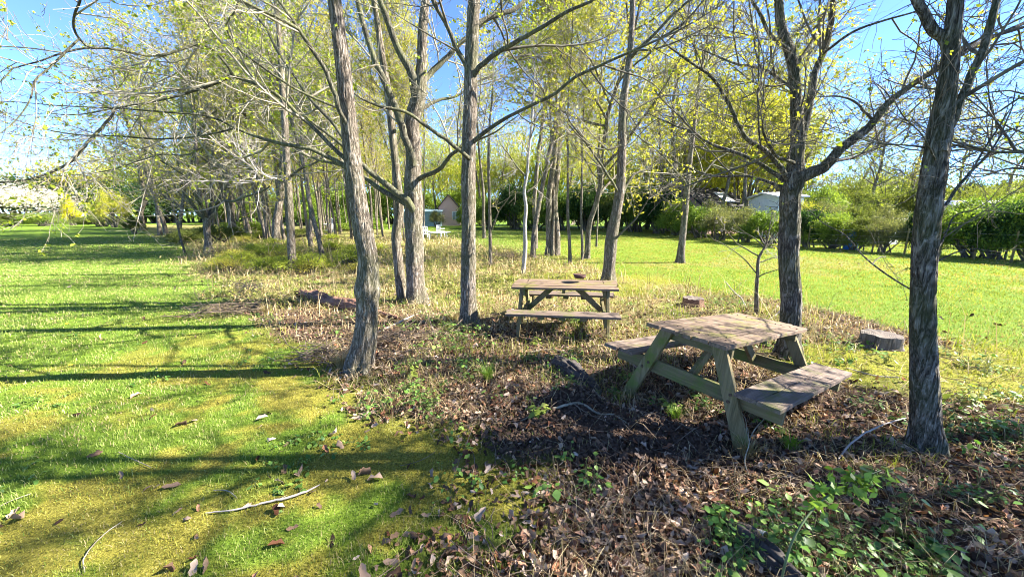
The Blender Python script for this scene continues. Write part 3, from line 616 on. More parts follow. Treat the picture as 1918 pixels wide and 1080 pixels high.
for px, Y, wp, tp, k, lab in [(1490,24,60,376,'yel','airy yellow-green bush hiding the foot of the white boarded wall'),(1535,23.5,80,372,'grey','grey-green airy bush before the white-roofed building'),(1585,22.5,70,380,'olive','airy olive bush before the white-roofed building'),(1640,21.5,70,378,'grey','loose grey-green bush left of the thick dark trunk'),(1790,20,80,384,'olive','olive bush before the left end of the long pale roof'),(1870,19.5,80,386,'grey','grey-green bush before the right end of the long pale roof'),(1330,29,70,372,'grey','loose bush before the left side of the dark-roofed cottage'),(880,50,46,385,'green2','green bush overlapping the right side of the pink gable'),(822,50,36,392,'grey','grey-green bush between blue-grey building and pink gable')]:
    blobpx(k, px, Y, wp, tp, lab)
# right-hand hedge line
rh = np.random.default_rng(77); kk = ['green', 'dark', 'green2', 'green', 'dark', 'olive']
HX = [(918,46,70,368),(965,43,80,350),(1000,42,75,365),(1045,41,90,355),(1095,40,90,348),(1140,39,80,362),(1185,37,85,352),(1225,34,80,350),(1262,31,70,372),(1300,28,70,385),(1340,26,80,386),(1385,24,85,384),(1425,22.5,80,392),(1500,20.5,70,388),(1545,19.5,80,395),(1590,18.6,75,402),(1640,17.6,70,398),(1700,17,42,388),(1800,15.6,100,388),(1850,15,100,380),(1910,14.4,110,378),(1975,13.8,120,372),(2060,13,140,370)]
HL = {1340:'grey',1385:'grey',1590:'olive',1640:'grey',1700:'dark',1800:'green',1850:'dark',1910:'green',1975:'green'}
for i, (px, Y, wp, tp) in enumerate(HX):
    blobpx(HL.get(px, kk[i % 6]), px, Y, wp*1.15, tp, {1700:'narrow ivy-dark bush left of the thick dark trunk',1340:'grey-green airy shrub below the dark house roof',1385:'grey-green airy shrub left of the white boarded wall'}.get(px, 'leafy green shrub in the long hedge along the right lawn'), 'shrub', None if px in (1700,1340,1385) else 'shrubs of the right hedge')
for i, (px, Y, s, k) in enumerate([(905,52,1.9,2),(960,54,1.7,1),(1060,50,1.8,2),(1130,48,1.7,2),(1205,44,1.8,2),(1250,36,1.6,2),(1330,33,1.7,2),(1385,30,1.6,2),(1420,34,1.9,2),(1300,45,2.1,2),(1480,32,1.4,1),(1600,40,1.8,0),(1660,42,1.9,0),(1560,48,1.8,1),(1840,36,1.6,1),(1920,32,1.7,1),(1760,55,2.0,0),(820,64,2.0,1),(880,66,2.0,2)]):
    place(k, atY(px, Y), Y, s, s*.62, 'yellow-green leafing tree beyond the right hedge' if k == 2 else 'half-bare budding tree rising beyond the hedge', 'trees beyond the right hedge', rg)
for px, Y, wp, tp, k, lab in [(1380,36,200,185,'yel','big rounded yellow-flowering maple beyond the hedge'),(1790,60,70,342,'dark','dark pointed conifer over the long pale roof'),(1660,70,180,335,'olive','round brownish far tree left of the thick dark trunk'),(1880,50,140,330,'olive','dull green far tree at the right edge')]:
    blobpx(k, px, Y, wp, tp, lab, 'tree', name='broadleaf_tree')

# ------------------------------------------------------------------ box building helpers
BOXF = np.array([[0, 1, 3, 2], [4, 6, 7, 5], [0, 4, 5, 1], [2, 3, 7, 6], [0, 2, 6, 4], [1, 5, 7, 3]])
def box(acc, lo, hi, m=0, jit=0, rng=RNG, M3=None, off=None):
    lo = np.array(lo, float); hi = np.array(hi, float)
    V = np.array([[(lo, hi)[i][0], (lo, hi)[j][1], (lo, hi)[k][2]] for i in (0, 1) for j in (0, 1) for k in (0, 1)])
    if jit: V = V+rng.normal(0, jit, V.shape)
    if M3 is not None: V = V@np.asarray(M3).T
    if off is not None: V = V+off
    acc.add(V, BOXF, m)
def beam(acc, p, q, wdt, th, side, m=0, jit=0):
    """a board from p to q: wdt across 'side' x axis, th along 'side'"""
    p = np.array(p, float); q = np.array(q, float); L = np.linalg.norm(q-p); z = (q-p)/L; y = np.array(side, float); y = nrm(y-z*np.dot(y, z)); x = np.cross(y, z)
    box(acc, (-wdt/2, -th/2, 0), (wdt/2, th/2, L), m, jit, M3=np.stack([x, y, z], 1), off=p)
def part(acc, name, m, parent, bev=0, smooth=False):
    o = link(name, acc.mesh(name, m, smooth), parent)
    if bev:
        b = o.modifiers.new('bevel', 'BEVEL'); b.width = bev; b.segments = 2; b.limit_method = 'ANGLE'
    return o

# ------------------------------------------------------------------ picnic tables
def lathe(acc, prof, n=20, m=0, ang=2*pi, off=(0, 0, 0), rough=0, seed=0):
    a = np.linspace(0, ang, n, endpoint=ang < 6.28); k = len(prof); prof = np.array(prof, float)
    V = np.stack([prof[None, :, 0]*np.cos(a)[:, None], prof[None, :, 0]*np.sin(a)[:, None], np.broadcast_to(prof[None, :, 1], (len(a), k))], -1)
    if rough: V[..., :2] *= (1+rough*(fbm(np.cos(a)*2+seed, np.sin(a)*2, .6, 3, seed)-.5)*2)[:, None, None]
    V = V+np.array(off); m_ = len(a)
    i = np.arange(m_ if ang > 6.28 else m_-1)[:, None]; j = np.arange(k-1)[None, :]; i2 = (i+1) % m_
    acc.add(V, np.stack([i*k+j, i2*k+j, i2*k+j+1, i*k+j+1], -1).reshape(-1, 4), m)
def plank_mesh(acc, x0, x1, y0, y1, z0, z1, rng, nseg=40, wav=.006):
    """one worn plank lying along X: wavy long edges, ragged ends"""
    t = np.linspace(0, 1, nseg); xs = x0+(x1-x0)*t; xs[0] += rng.normal(0, .008); xs[-1] += rng.normal(0, .008)
    s = rng.uniform(0, 50)
    def w(k): return (vnoise(xs*6+s, np.full(nseg, k*7.3))-.5)*2*wav
    sag = (vnoise(xs*1.3+s, np.full(nseg, 3.3))-.5)*.010
    ring = [np.stack([xs, y0+w(1), z0+sag], 1), np.stack([xs, y0+w(1), z1-.004+sag], 1), np.stack([xs, y0+.006+w(1), z1+sag], 1),
            np.stack([xs, (y0+y1)/2+0*xs, z1+sag+w(5)*.4-.002], 1), np.stack([xs, y1-.006+w(2), z1+sag], 1), np.stack([xs, y1+w(2), z1-.004+sag], 1), np.stack([xs, y1+w(2), z0+sag], 1)]
    V = np.stack(ring, 1); k = 7
    i = np.arange(nseg-1)[:, None]*k; j = np.arange(k)[None, :]; j2 = (j+1) % k
    acc.add(V, np.stack([i+j, i+k+j, i+k+j2, i+j2], -1).reshape(-1, 4))
    c = V.reshape(-1, 3); 
    for e in (0, nseg-1):
        r = V[e]; acc.add(r, np.array([[0, 1, 2], [0, 2, 3], [0, 3, 4], [0, 4, 6], [4, 5, 6]]) if e == 0 else np.array([[2, 1, 0], [3, 2, 0], [4, 3, 0], [6, 4, 0], [6, 5, 4]]))
def picnic_table(label, x, y, yaw, L, w_, h, hs, si, so, fo, sink, ta, tb, seed, nplank=5, cleats=False):
    rng = np.random.default_rng(seed)
    e = empty('picnic_table', (x, y, -sink)); tag(e, label, 'picnic table')
    from mathutils import Matrix
    c, s = math.cos(yaw), math.sin(yaw)
    X = Vector((c, s, ta)).normalized(); Yv = Vector((-s, c, tb)); Z = X.cross(Yv).normalized(); Yv = Z.cross(X)
    e.rotation_euler = Matrix((X, Yv, Z)).transposed().to_euler()
    def gz(lx, ly, extra=.06):                              # ground below a local point, in local z
        wx = x+lx*c-ly*s; wy = y+lx*s+ly*c; return ghs(wx, wy)-(-sink+lx*ta+ly*tb)-extra
    th = .032; A = Acc(); pw = w_/nplank
    for i in range(nplank):
        y0 = -w_/2+i*pw; dz = rng.normal(0, .003); plank_mesh(A, -L/2+rng.normal(0, .008), L/2+rng.normal(0, .008), y0+.005, y0+pw-.005, h-th+dz, h+dz, rng)
    top = part(A, 'tabletop', M['top_wood'], e)
    for i in range(nplank):
        for ex in (-1, 1):
            for f in (.3, .7):
                A = Acc(); lathe(A, [(.0075, h-.004), (.0075, h+.0028), (.003, h+.0035), (.0005, h+.002)], 9, off=(ex*(L/2-.20)+rng.normal(0, .006), -w_/2+(i+f)*pw+rng.normal(0, .006), 0)); part(A, 'screw', M['bolt'], top)
    for sg in (-1, 1):
        A = Acc(); a, b = sorted((sg*si, sg*so)); mid = (a+b)/2
        for (p, q) in ((a, mid-.004), (mid+.004, b)): dz = rng.normal(0, .003); plank_mesh(A, -L/2+rng.normal(0, .01), L/2+rng.normal(0, .01), p, q, hs-th+dz, hs+dz, rng)
        so_ = part(A, 'seat', M['seat_wood'], e)
        if cleats:
            A = Acc()
            for k in (-.3, 0, .3):
                A = Acc(); box(A, (k-.045, a+.02, hs-th-.05), (k+.045, b-.02, hs-th-.008)); part(A, 'cleat', M['beam_wood'], so_, .003)
    ends = L/2-.20
    for ex in (-1, 1):
        xl = ex*ends
        bz = hs-th-.010
        A = Acc(); box(A, (xl-.02, -so+.03, bz-.125), (xl+.02, so-.03, bz), jit=.002); part(A, 'seat_beam', M['beam_wood'], e, .004)
        A = Acc(); box(A, (xl-.02, -w_/2+.03, h-th-.10), (xl+.02, w_/2-.03, h-th-.008), jit=.002); part(A, 'top_beam', M['beam_wood'], e, .004)
        for sg in (-1, 1):
            xo = xl+ex*.046; A = Acc()
            zt = h-th-.006; zb = gz(xo, sg*fo)
            # splayed leg, its ends cut level
            ty = sg*(w_/2-.13); by_ = sg*fo; hw = .060
            V = np.array([[xo+dx, yy, zz] for dx in (-.023, .023) for (yy, zz) in ((ty-hw, zt), (ty+hw, zt), (by_+hw, zb), (by_-hw, zb))])
            V += rng.normal(0, .0015, V.shape)
            A.add(V, [[0, 1, 2, 3], [7, 6, 5, 4], [0, 4, 5, 1], [1, 5, 6, 2], [2, 6, 7, 3], [3, 7, 4, 0]])
            lo = part(A, 'leg', M['leg_wood'], e, .005)
            for dy_, zz in ((-.016, bz-.03), (.018, bz-.09)):
                A = Acc(); f = (zt-zz)/(zt-zb); yy = ty+(by_-ty)*f+dy_
                t = np.linspace(0, 2*pi, 9)[:-1]
                for rr, d0, d1 in ((.013, .0225, .030),):
                    V = np.concatenate([np.stack([np.full(8, xo+ex*d), yy+rr*np.cos(t), zz+rr*np.sin(t)], 1) for d in (d0, d1)]+[np.array([[xo+ex*d1, yy, zz]])])
                    A.add(V, [[i, (i+1) % 8, 8+(i+1) % 8, 8+i] for i in range(8)]); A.add(V, [[8+i, 8+(i+1) % 8, 16] for i in range(8)])
                part(A, 'bolt', M['bolt'], lo)
        A = Acc(); beam(A, (xl-ex*.024, 0, bz-.075), (ex*.17, 0, h-th-.012), .085, .038, (0, 1, 0)); part(A, 'brace', M['leg_wood'], e, .004)
    A = Acc(); box(A, (-.022, -w_/2+.05, h-th-.06), (.022, w_/2-.05, h-th-.009)); part(A, 'cross_batten', M['beam_wood'], e, .003)
    return e
NT = picnic_table('weathered picnic table with mossy green legs, nearest the camera', 2.0724, 3.4609, .625, 1.80, .70, .72, .395, .46, .765, .57, 0, -.105, .033, 31, 5)
FT = picnic_table('weathered picnic table farther off, with a small pot on top', .8377, 5.7709, -.1844, 1.60, .68, .74, .44, .50, .745, .667, .0325, .0139, .0262, 32, 5, True)

M['pot'] = flat_mat('terracotta', (.035, .018, .015), (.11, .052, .04), 25, .85)
A = Acc(); lathe(A, [(.0, .004), (.075, .004), (.12, .07), (.128, .07), (.083, -.004), (.0, -.004)], 26)
pot = link('plant_pot', A.mesh('plant_pot', M['pot'])); bx, by, bz = at(1085, 523, 5.86)
pot.location = (bx, by, .775); pot.scale = (.85, .85, .85); pot.rotation_euler = (.0, .10, .4); tag(pot, 'small shallow terracotta dish on the far picnic table', 'pot')

# ------------------------------------------------------------------ stumps and logs
def stump(label, px, py, wpx, h, seed, mats=('stump', 'rot_dark')):
    x, y = gp(px, py); r = rpx(wpx, np.array([x, y, 0]), px); A = Acc(); n = 40; rng = np.random.default_rng(seed)
    a = np.linspace(0, 2*pi, n, endpoint=False); zs = np.array([-.1, 0, h*.3, h*.7, h]); f = np.array([1.3, 1.18, 1.03, 1.0, .98])
    A2, Z2 = np.meshgrid(a, zs); nz = (fbm(np.cos(A2)*3+seed, np.sin(A2)*3+Z2*.6, .7, 3, seed)-.5)*.32
    RR = r*f[:, None]*(1+nz); top = (fbm(np.cos(a)*2+3, np.sin(a)*2, .5, 2, seed+5)-.5)*h*.2
    V = np.stack([RR*np.cos(A2), RR*np.sin(A2), Z2], -1); V[-1, :, 2] += top
    i = np.arange(4)[:, None]*n; j = np.arange(n)[None, :]; j2 = (j+1) % n
    A.add(V, np.stack([i+j, i+j2, i+n+j2, i+n+j], -1).reshape(-1, 4))
    V2 = np.concatenate([V[-1], V[-1]*np.array([.5, .5, 1])-[0, 0, h*.06], [[0, 0, h*.9]]]); j = np.arange(n); j2 = (j+1) % n
    A.add(V2, np.stack([j, j2, n+j2, n+j], 1), 1); A.add(V2, np.stack([n+j, n+j2, np.full(n, 2*n)], 1), 1)
    o = link('tree_stump', A.mesh('tree_stump', [M[mats[0]], M['cut_face']]), None, (x, y, ghs(x, y))); tag(o, label, 'stump'); return o
stump('low grey weathered stump beside the thick dark trunk at right', 1646, 650, 84, .19, 3)
stump('small dark reddish stump in dead leaves beyond the tables', 1298, 575, 40, .17, 4, ('rot', 'rot_dark'))
def log(name, label, pts, m, seed, sides=18, rough=.35, cat='log', sink=.3):
    """pts: (px, py, width px) on the ground"""
    P, R = [], []
    for (px, py, wp) in pts:
        x, y = gp(px, py); q = np.array([x, y, ghs(x, y)]); r = rpx(wp, q, px); q[2] += r*(1-sink); P.append(q); R.append(r)
    P, R = resample(P, R, 70); A = Acc(); o = P[0].copy(); sides = 44
    P = P-o; R[0] *= .6; R[-1] *= .5
    tubes(A, P, R, sides, rough=rough, seed=seed, fiss=.022)
    for e, q in ((0, P[0]), (-1, P[-1])):
        V = A.V[0].reshape(70, sides, 3)[e]; n_ = sides; V = np.concatenate([V, [q+(P[e]-P[1 if e == 0 else -2])*.1]]); A.add(V, [[i, (i+1) % n_, n_] if e else [(i+1) % n_, i, n_] for i in range(n_)])
    ob = link(name, A.mesh(name, M[m]), None, o); tag(ob, label, cat); return ob
log('rotten_log', 'crumbling red-brown log lying left of the leaning oak', [(556,552,14),(590,563,24),(630,575,26),(670,585,22),(700,592,14),(745,598,8)], 'rot', 6, rough=.6)
log('rotten_log', 'black rotten log in the litter left of the near table', [(1040,688,22),(1066,705,34),(1095,727,32),(1122,750,18)], 'rot_dark', 7, sink=.25, rough=.55)
log('rotten_log', 'dark soft log under green leaves at the bottom edge', [(1350,992,30),(1390,1022,54),(1440,1066,62),(1500,1115,60)], 'rot_dark', 8, sink=.7, rough=.5)
A = Acc(); lathe(A, [(.001, .09), (.05, .085), (.10, .06), (.14, .02), (.16, -.04)], 22, rough=.25, seed=4)
mm = link('moss_cushion', A.mesh('moss_cushion', M['moss']), None, (*gp(1056, 735), 0)); mm.location.z = ghs(mm.location.x, mm.location.y)+.01; mm.scale = (.75, .6, .8)
tag(mm, 'yellow-green moss cushion beside the black rotten log', 'moss')

def stick(label, pts, m='twig_grey', name='fallen_branch', seed=1, lift=.012, forks=2):
    rng = np.random.default_rng(seed); P, R = [], []
    for p in pts:
        px, py, wp = p[:3]; lf = p[3] if len(p) > 3 else 0
        x, y = gp(px, py)
        if lf: t = (CAM_H-lf)/CAM_H; x *= t; y *= t
        q = np.array([x, y, ghs(x, y)+lf]); r = rpx(wp, q, px)*.62; q[2] += r*.6+lift; P.append(q); R.append(r)
    P, R = resample(P, R, 24); o = P[0].copy(); P = P-o; A = Acc()
    P[1:-1] += rng.normal(0, 1, (22, 3))*R[1:-1, None]*.25
    tubes(A, P, R*np.concatenate([[.7], np.ones(21), [.8, .4]]), 8, rough=.1, seed=seed)
    if forks:
        p2, r2 = grow(P[None], R[None], forks, .25, .7, 8, rng, .3, .95, -.01, .15, .02); p2[:, :, 2] = np.maximum(p2[:, :, 2], -.02); tubes(A, p2, r2, 5)
    ob = link(name, A.mesh(name, M[m]), None, o); tag(ob, label, 'branch'); return ob
stick('pale fallen branch lying on the mossy lawn in front', [(385,962,4),(440,958,6),(500,945,7),(560,932,8),(600,912,6)], seed=2)
stick('pale fallen branch on dark soil before the near table', [(975,797,4),(1010,786,7),(1050,784,8),(1090,779,9),(1120,788,7),(1150,800,6),(1178,810,4)], 'twig', seed=3)
stick('curved pale branch arching between near seat and thick trunk', [(1570,862,6),(1585,838,7,.05),(1610,818,7,.10),(1640,805,6,.10),(1670,790,5,.08),(1700,783,4,.05)], seed=4)
stick('bent brown twig curling over the bottom-left lawn', [(160,1074,5),(158,1050,5),(175,1025,5),(200,1000,4.5),(230,978,4)], 'twig', seed=5, forks=1)
stick('straight thin twig lying at the left edge of the lawn', [(-10,955,5),(20,940,5),(60,925,4)], 'twig', seed=6, forks=0)
stick('short twig lying on the lawn above the long trunk shadow', [(222,848,3),(250,862,4),(285,878,3)], 'twig', seed=7, forks=0)
stick('small brown twig on the lawn left of the pale branch', [(400,918,3),(425,920,4),(445,935,3)], 'twig', seed=8, forks=0)
stick('light broken branch on the litter near the bottom right', [(1345,1008,5),(1390,1004,8),(1430,994,8),(1445,990,5)], seed=9, forks=0)
stick('forked pale twig propped against the near table foot', [(1402,890,4),(1395,866,3.5,.04),(1401,838,3.5,.1),(1410,808,3,.16),(1436,780,2.5,.24)], 'twig', seed=10, forks=3)
stick('long thin stem lying across leaves right of the near table', [(1585,690,4),(1640,705,5),(1690,712,4)], 'twig_grey', seed=12, forks=1)
stick('thin branch lying in litter behind the black rotten log', [(985,660,4),(1040,657,5),(1075,672,5),(1120,690,4)], 'twig', seed=13)
stick('bleached branch leaning in the leaves by the dark small stump', [(1358,530,3,.5),(1375,548,4,.3),(1388,562,4,.1),(1398,578,4)], 'twig_grey', seed=14, forks=1)
stick('pale stick leaning by the foot of the dark forked oak', [(1440,602,4),(1460,588,4,.1),(1470,578,3,.2)], 'twig_grey', seed=15, forks=1)
stick('brown branch in the dry grass right of the leaning oak', [(700,628,4),(740,612,6),(775,592,4)], 'twig_grey', seed=16, forks=2)
M['birchbark'] = flat_mat('birch_bark', (.35, .34, .33), (.62, .61, .60), 30, .7)
A = Acc(); tubes(A, np.array([[0, 0, 0], [.035, .0, .0], [.07, .005, .004], [.11, .0, .0]]), np.array([.026, .030, .027, .031]), 14, rough=.15, seed=2)
q = gp(1432, 1035); ob = link('bark_curl', A.mesh('bark_curl', M['birchbark']), None, (q[0], q[1], ghs(*q)+.06)); ob.rotation_euler = (0, .5, 1.9); tag(ob, 'grey-white curl of bark on the dark log at the bottom', 'bark')

# ------------------------------------------------------------------ buildings and garden things in the background
M['brick'] = flat_mat('pink_brick', (.58, .35, .30), (.70, .46, .40), 40, .9, .2)
M['slate'] = flat_mat('dark_roof', (.02, .018, .017), (.06, .05, .045), 12, .8)
M['bluegrey'] = flat_mat('bluegrey_paint', (.20, .30, .34), (.30, .40, .44), 3, .6, 0)
M['white'] = flat_mat('white_paint', (.62, .64, .67), (.80, .80, .80), 3, .5, 0)
M['paleroof'] = flat_mat('pale_roof', (.52, .50, .50), (.70, .68, .68), 6, .7, .1)
M['glass'] = flat_mat('pane', (.10, .13, .16), (.16, .20, .24), 3, .1, 0, spec=.6)
M['stone'] = flat_mat('pale_stone', (.42, .38, .35), (.66, .62, .58), 9, .9, .3, .01)
M['bluebar'] = flat_mat('blue_plastic', (.03, .12, .35), (.05, .2, .5), 4, .4, 0)
M['benchwood'] = flat_mat('bench_wood', (.10, .08, .03), (.2, .16, .07), 10, .8, 0)
def house(name, label, cat, px, Y, wpx, eave, ridge, wall, roof, deep=6, rz=0, gable=False, extra=None):
    x = atY(px, Y); Wd = wpx/FPX*Y; e = empty(name, (x, Y, 0), (0, 0, rz)); tag(e, label, cat)
    ze = (400-eave)/FPX*Y+CAM_H; zr = (400-ridge)/FPX*Y+CAM_H
    A = Acc(); box(A, (-Wd/2, 0, -.1), (Wd/2, deep, ze))
    if gable: V = np.array([[-Wd/2, 0, ze], [Wd/2, 0, ze], [0, 0, zr], [-Wd/2, deep, ze], [Wd/2, deep, ze], [0, deep, zr]]); A.add(V, [[0, 1, 2], [5, 4, 3]])
    part(A, 'wall', M[wall], e)
    A = Acc(); ov = .25
    if gable:
        for sg in (-1, 1):
            sl = (zr-ze)/(Wd/2)
            V = np.array([[0, -ov, zr+.04], [0, deep+ov, zr+.04], [sg*(Wd/2+ov), deep+ov, ze-sl*ov+.04], [sg*(Wd/2+ov), -ov, ze-sl*ov+.04]]); V = np.concatenate([V, V+[0, 0, .12]])
            A.add(V, [[0, 1, 2, 3], [7, 6, 5, 4], [0, 4, 5, 1], [1, 5, 6, 2], [2, 6, 7, 3], [3, 7, 4, 0]])
    else:
        for sg in (0, 1):
            y0 = -ov if sg == 0 else deep+ov; V = np.array([[-Wd/2-ov, y0, ze+.02], [Wd/2+ov, y0, ze+.02], [Wd/2+ov, deep/2, zr], [-Wd/2-ov, deep/2, zr]]); V = np.concatenate([V, V+[0, 0, .12]])
            A.add(V, [[0, 1, 2, 3], [7, 6, 5, 4], [0, 4, 5, 1], [1, 5, 6, 2], [2, 6, 7, 3], [3, 7, 4, 0]])
        V = np.array([[-Wd/2, 0, ze], [-Wd/2, deep, ze], [-Wd/2, deep/2, zr-.05], [Wd/2, 0, ze], [Wd/2, deep, ze], [Wd/2, deep/2, zr-.05]])
    part(A, 'roof', M[roof], e)
    if not gable:
        A = Acc(); A.add(np.array([[sx, yy, zz] for sx in (-Wd/2, Wd/2) for yy, zz in ((0, ze+.01), (deep, ze+.01), (deep/2, zr-.04))]), [[0, 1, 2], [5, 4, 3]]); part(A, 'gable', M[wall], e)
    def win(xa, xb, za, zb, yy=0):
        F = Acc(); box(F, (xa, yy-.07, za), (xb, yy-.003, zb)); f = part(F, 'window', M['white'], e)
        G = Acc(); m_ = (xa+xb)/2; box(G, (xa+.08, yy-.09, za+.08), (m_-.03, yy-.072, zb-.08)); box(G, (m_+.03, yy-.09, za+.08), (xb-.08, yy-.072, zb-.08)); part(G, 'pane', M['glass'], f)
    if extra: extra(e, Wd, ze, zr, win, deep)
    return e
house('brick_house', 'pink brick gable end seen between the trunks beyond the grove', 'house', 845, 56, 36, 389, 367, 'brick', 'slate', 9, .1, True, lambda e, W_, ze, zr, win, d: win(W_*.18, W_*.18+1.0, .9, 2.1))
house('garden_building', 'low blue-grey garden building left of the pink brick gable', 'shed', 795, 54, 70, 398, 393, 'bluegrey', 'bluegrey', 5, .05, False, lambda e, W_, ze, zr, win, d: win(-.6, .6, .7, 1.5))
def sk(e, Wd, ze, zr, win, deep):
    A = Acc(); sl = (zr-ze)/(deep/2+.25); y0, y1 = deep*.13, deep*.36; x0, x1 = Wd*.05, Wd*.30
    V = np.array([[x0, y0, ze+sl*(y0+.25)+.18], [x1, y0, ze+sl*(y0+.25)+.18], [x1, y1, ze+sl*(y1+.25)+.18], [x0, y1, ze+sl*(y1+.25)+.18]]); V = np.concatenate([V, V+[0, 0, .05]])
    A.add(V, [[0, 1, 2, 3], [7, 6, 5, 4], [0, 4, 5, 1], [1, 5, 6, 2], [2, 6, 7, 3], [3, 7, 4, 0]]); part(A, 'skylight', M['paleroof'], e)
    win(-Wd*.3, -Wd*.3+1.2, .9, 2.1)
house('cottage', 'dark steep-roofed cottage with a pale skylight behind the hedge', 'house', 1352, 34, 95, 396, 352, 'brick', 'slate', 7, .25, False, sk)
def boards(e, Wd, ze, zr, win, deep):
    A = Acc(); k = 0; z = .1
    while z < ze-.1: box(A, (-Wd/2-.02, -.035, z), (Wd/2+.02, -.004, z+.135)); z += .17
    part(A, 'cladding', M['white'], e)
house('clapboard_shed', 'tall white boarded wall showing left of the dark forked oak', 'shed', 1458, 27, 42, 372, 362, 'white', 'paleroof', 4, -.1, False, boards)
house('bungalow', 'white-roofed building glimpsed through the hedge right of the forked oak', 'house', 1562, 36, 40, 393, 374, 'white', 'paleroof', 5, .0, False, lambda e, W_, ze, zr, win, d: win(-.7, .7, .9, 1.7))
house('bungalow', 'long low pale roof behind the hedge at the far right', 'house', 1850, 30, 150, 393, 377, 'white', 'paleroof', 5, .0, False, lambda e, W_, ze, zr, win, d: (win(-2.5, -1.1, .9, 1.8), win(1.1, 2.5, .9, 1.8)))
house('greenhouse_shed', 'small white shed low behind the yellowish hedge shrub', 'shed', 1655, 22, 26, 414, 408, 'white', 'paleroof', 3, .3, False, None)
# blue barrel
A = Acc(); lathe(A, [(.0, 0), (.27, 0), (.29, .05), (.29, .3), (.30, .32), (.29, .34), (.29, .6), (.30, .62), (.29, .64), (.28, .88), (.24, .92), (0, .92)], 22)
q = (atY(1572, 19.2), 19.0); ob = link('barrel', A.mesh('barrel', M['bluebar']), None, (*q, ghs(*q))); tag(ob, 'blue plastic barrel low in the hedge gap', 'barrel')
# white garden chair, table, wooden bench
def garden_chair(x, y, rz, label):
    e = empty('garden_chair', (x, y, ghs(x, y)), (0, 0, rz)); tag(e, label, 'chair')
    A = Acc(); box(A, (-.23, -.23, .42), (.23, .23, .45)); part(A, 'seat', M['white'], e, .005)
    A = Acc()
    for k in (-.21, -.07, .07, .21): box(A, (k-.025, .215, .452), (k+.025, .245, .88))
    box(A, (-.24, .208, .882), (.24, .25, .94)); box(A, (-.24, .210, .63), (.24, .214, .70)); part(A, 'backrest', M['white'], e, .004)
    for sx in (-.2, .2):
        for sy in (-.2, .2): A = Acc(); box(A, (sx-.02, sy-.02, -.03), (sx+.02, sy+.02, .418)); part(A, 'leg', M['white'], e)
        A = Acc(); box(A, (sx*1.2-.02, -.2, .64), (sx*1.2+.02, .207, .67)); part(A, 'armrest', M['white'], e)
x_, y_ = gp(797, 449); garden_chair(x_, y_, .5, 'white garden chair just right of the many-stemmed oak trunk')
x_, y_ = gp(826, 444); garden_chair(x_, y_, 2.4, 'white garden chair behind the low white garden table')
e = empty('garden_table', (*gp(822, 447), 0)); tag(e, 'low white round garden table on the far lawn edge', 'table')
A = Acc(); lathe(A, [(0, .46), (.85, .46), (.87, .475), (.85, .49), (0, .49)], 28); part(A, 'tabletop', M['white'], e)
for a_ in range(4): A = Acc(); ca, sa = math.cos(a_*pi/2+.4)*.6, math.sin(a_*pi/2+.4)*.6; tubes(A, np.array([[ca, sa, -.05], [ca, sa, .2], [ca*.9, sa*.9, .458]]), np.full(3, .025), 8); part(A, 'leg', M['white'], e)
e = empty('garden_bench', (*gp(764, 440), 0), (0, 0, .3)); tag(e, 'small wooden bench half hidden left of the many-stemmed oak trunk', 'bench')
A = Acc(); [box(A, (-.75, -.22+k*.15, .42), (.75, -.09+k*.15, .45)) for k in range(3)]; part(A, 'seat', M['benchwood'], e)
A = Acc(); [box(A, (-.75, .25, .55+k*.17), (.75, .28, .67+k*.17)) for k in range(3)]; part(A, 'backrest', M['benchwood'], e)
for sx in (-.68, .68):
    A = Acc(); box(A, (sx-.035, -.2, -.05), (sx+.035, -.13, .416)); part(A, 'leg', M['benchwood'], e)
    A = Acc(); box(A, (sx-.035, .285, -.05), (sx+.035, .35, 1.05)); part(A, 'leg', M['benchwood'], e)
# statue: a weathered seated figure with one arm held out
x_, y_ = gp(621, 439); A = Acc()
rg2 = np.random.default_rng(3)
tubes(A, np.array([[-.35, 0, -.05], [-.30, 0, .15], [-.05, 0, .35], [.12, 0, .62], [.20, 0, .95], [.17, 0, 1.08], [.10, 0, 1.2], [.06, 0, 1.32], [.05, 0, 1.42]]), np.array([.16, .22, .27, .24, .21, .10, .17, .16, .05]), 16, rough=.15, seed=3)
tubes(A, np.array([[.15, -.1, .9], [-.08, -.2, .84], [-.35, -.24, .86], [-.5, -.24, .9]]), np.array([.09, .08, .06, .03]), 10, rough=.1, seed=4)
tubes(A, np.array([[-.05, -.12, .33], [-.4, -.15, .34], [-.5, -.15, .1], [-.52, -.18, -.05]]), np.array([.14, .12, .09, .08]), 10, rough=.1, seed=5)
ob = link('garden_statue', A.mesh('garden_statue', M['stone']), None, (x_, y_, ghs(x_, y_))); tag(ob, 'pale weathered statue-like figure among weeds in the grove', 'statue')
# wire fence at right along the hedge
e = empty('wire_fence', (0, 0, 0)); tag(e, 'thin wire fence with slim wooden posts along the right hedge', 'fence')
fp = [(atY(px, Y), Y) for px, Y in ((1500,19.6),(1560,18.6),(1620,17.5),(1680,16.6),(1745,15.8),(1810,14.9),(1880,14.0),(1960,13.2))]
for (x, y) in fp: A = Acc(); tubes(A, np.array([[x, y, -.1], [x+.01, y, .5], [x, y, 1.15]]), np.array([.035, .033, .03]), 8); part(A, 'post', M['benchwood'], e)
A = Acc()
for z in (.25, .5, .75, 1.0): tubes(A, np.array([[x, y-.04, z] for x, y in fp]), np.full(len(fp), .004), 4)
part(A, 'wire', M['twig_grey'], e)

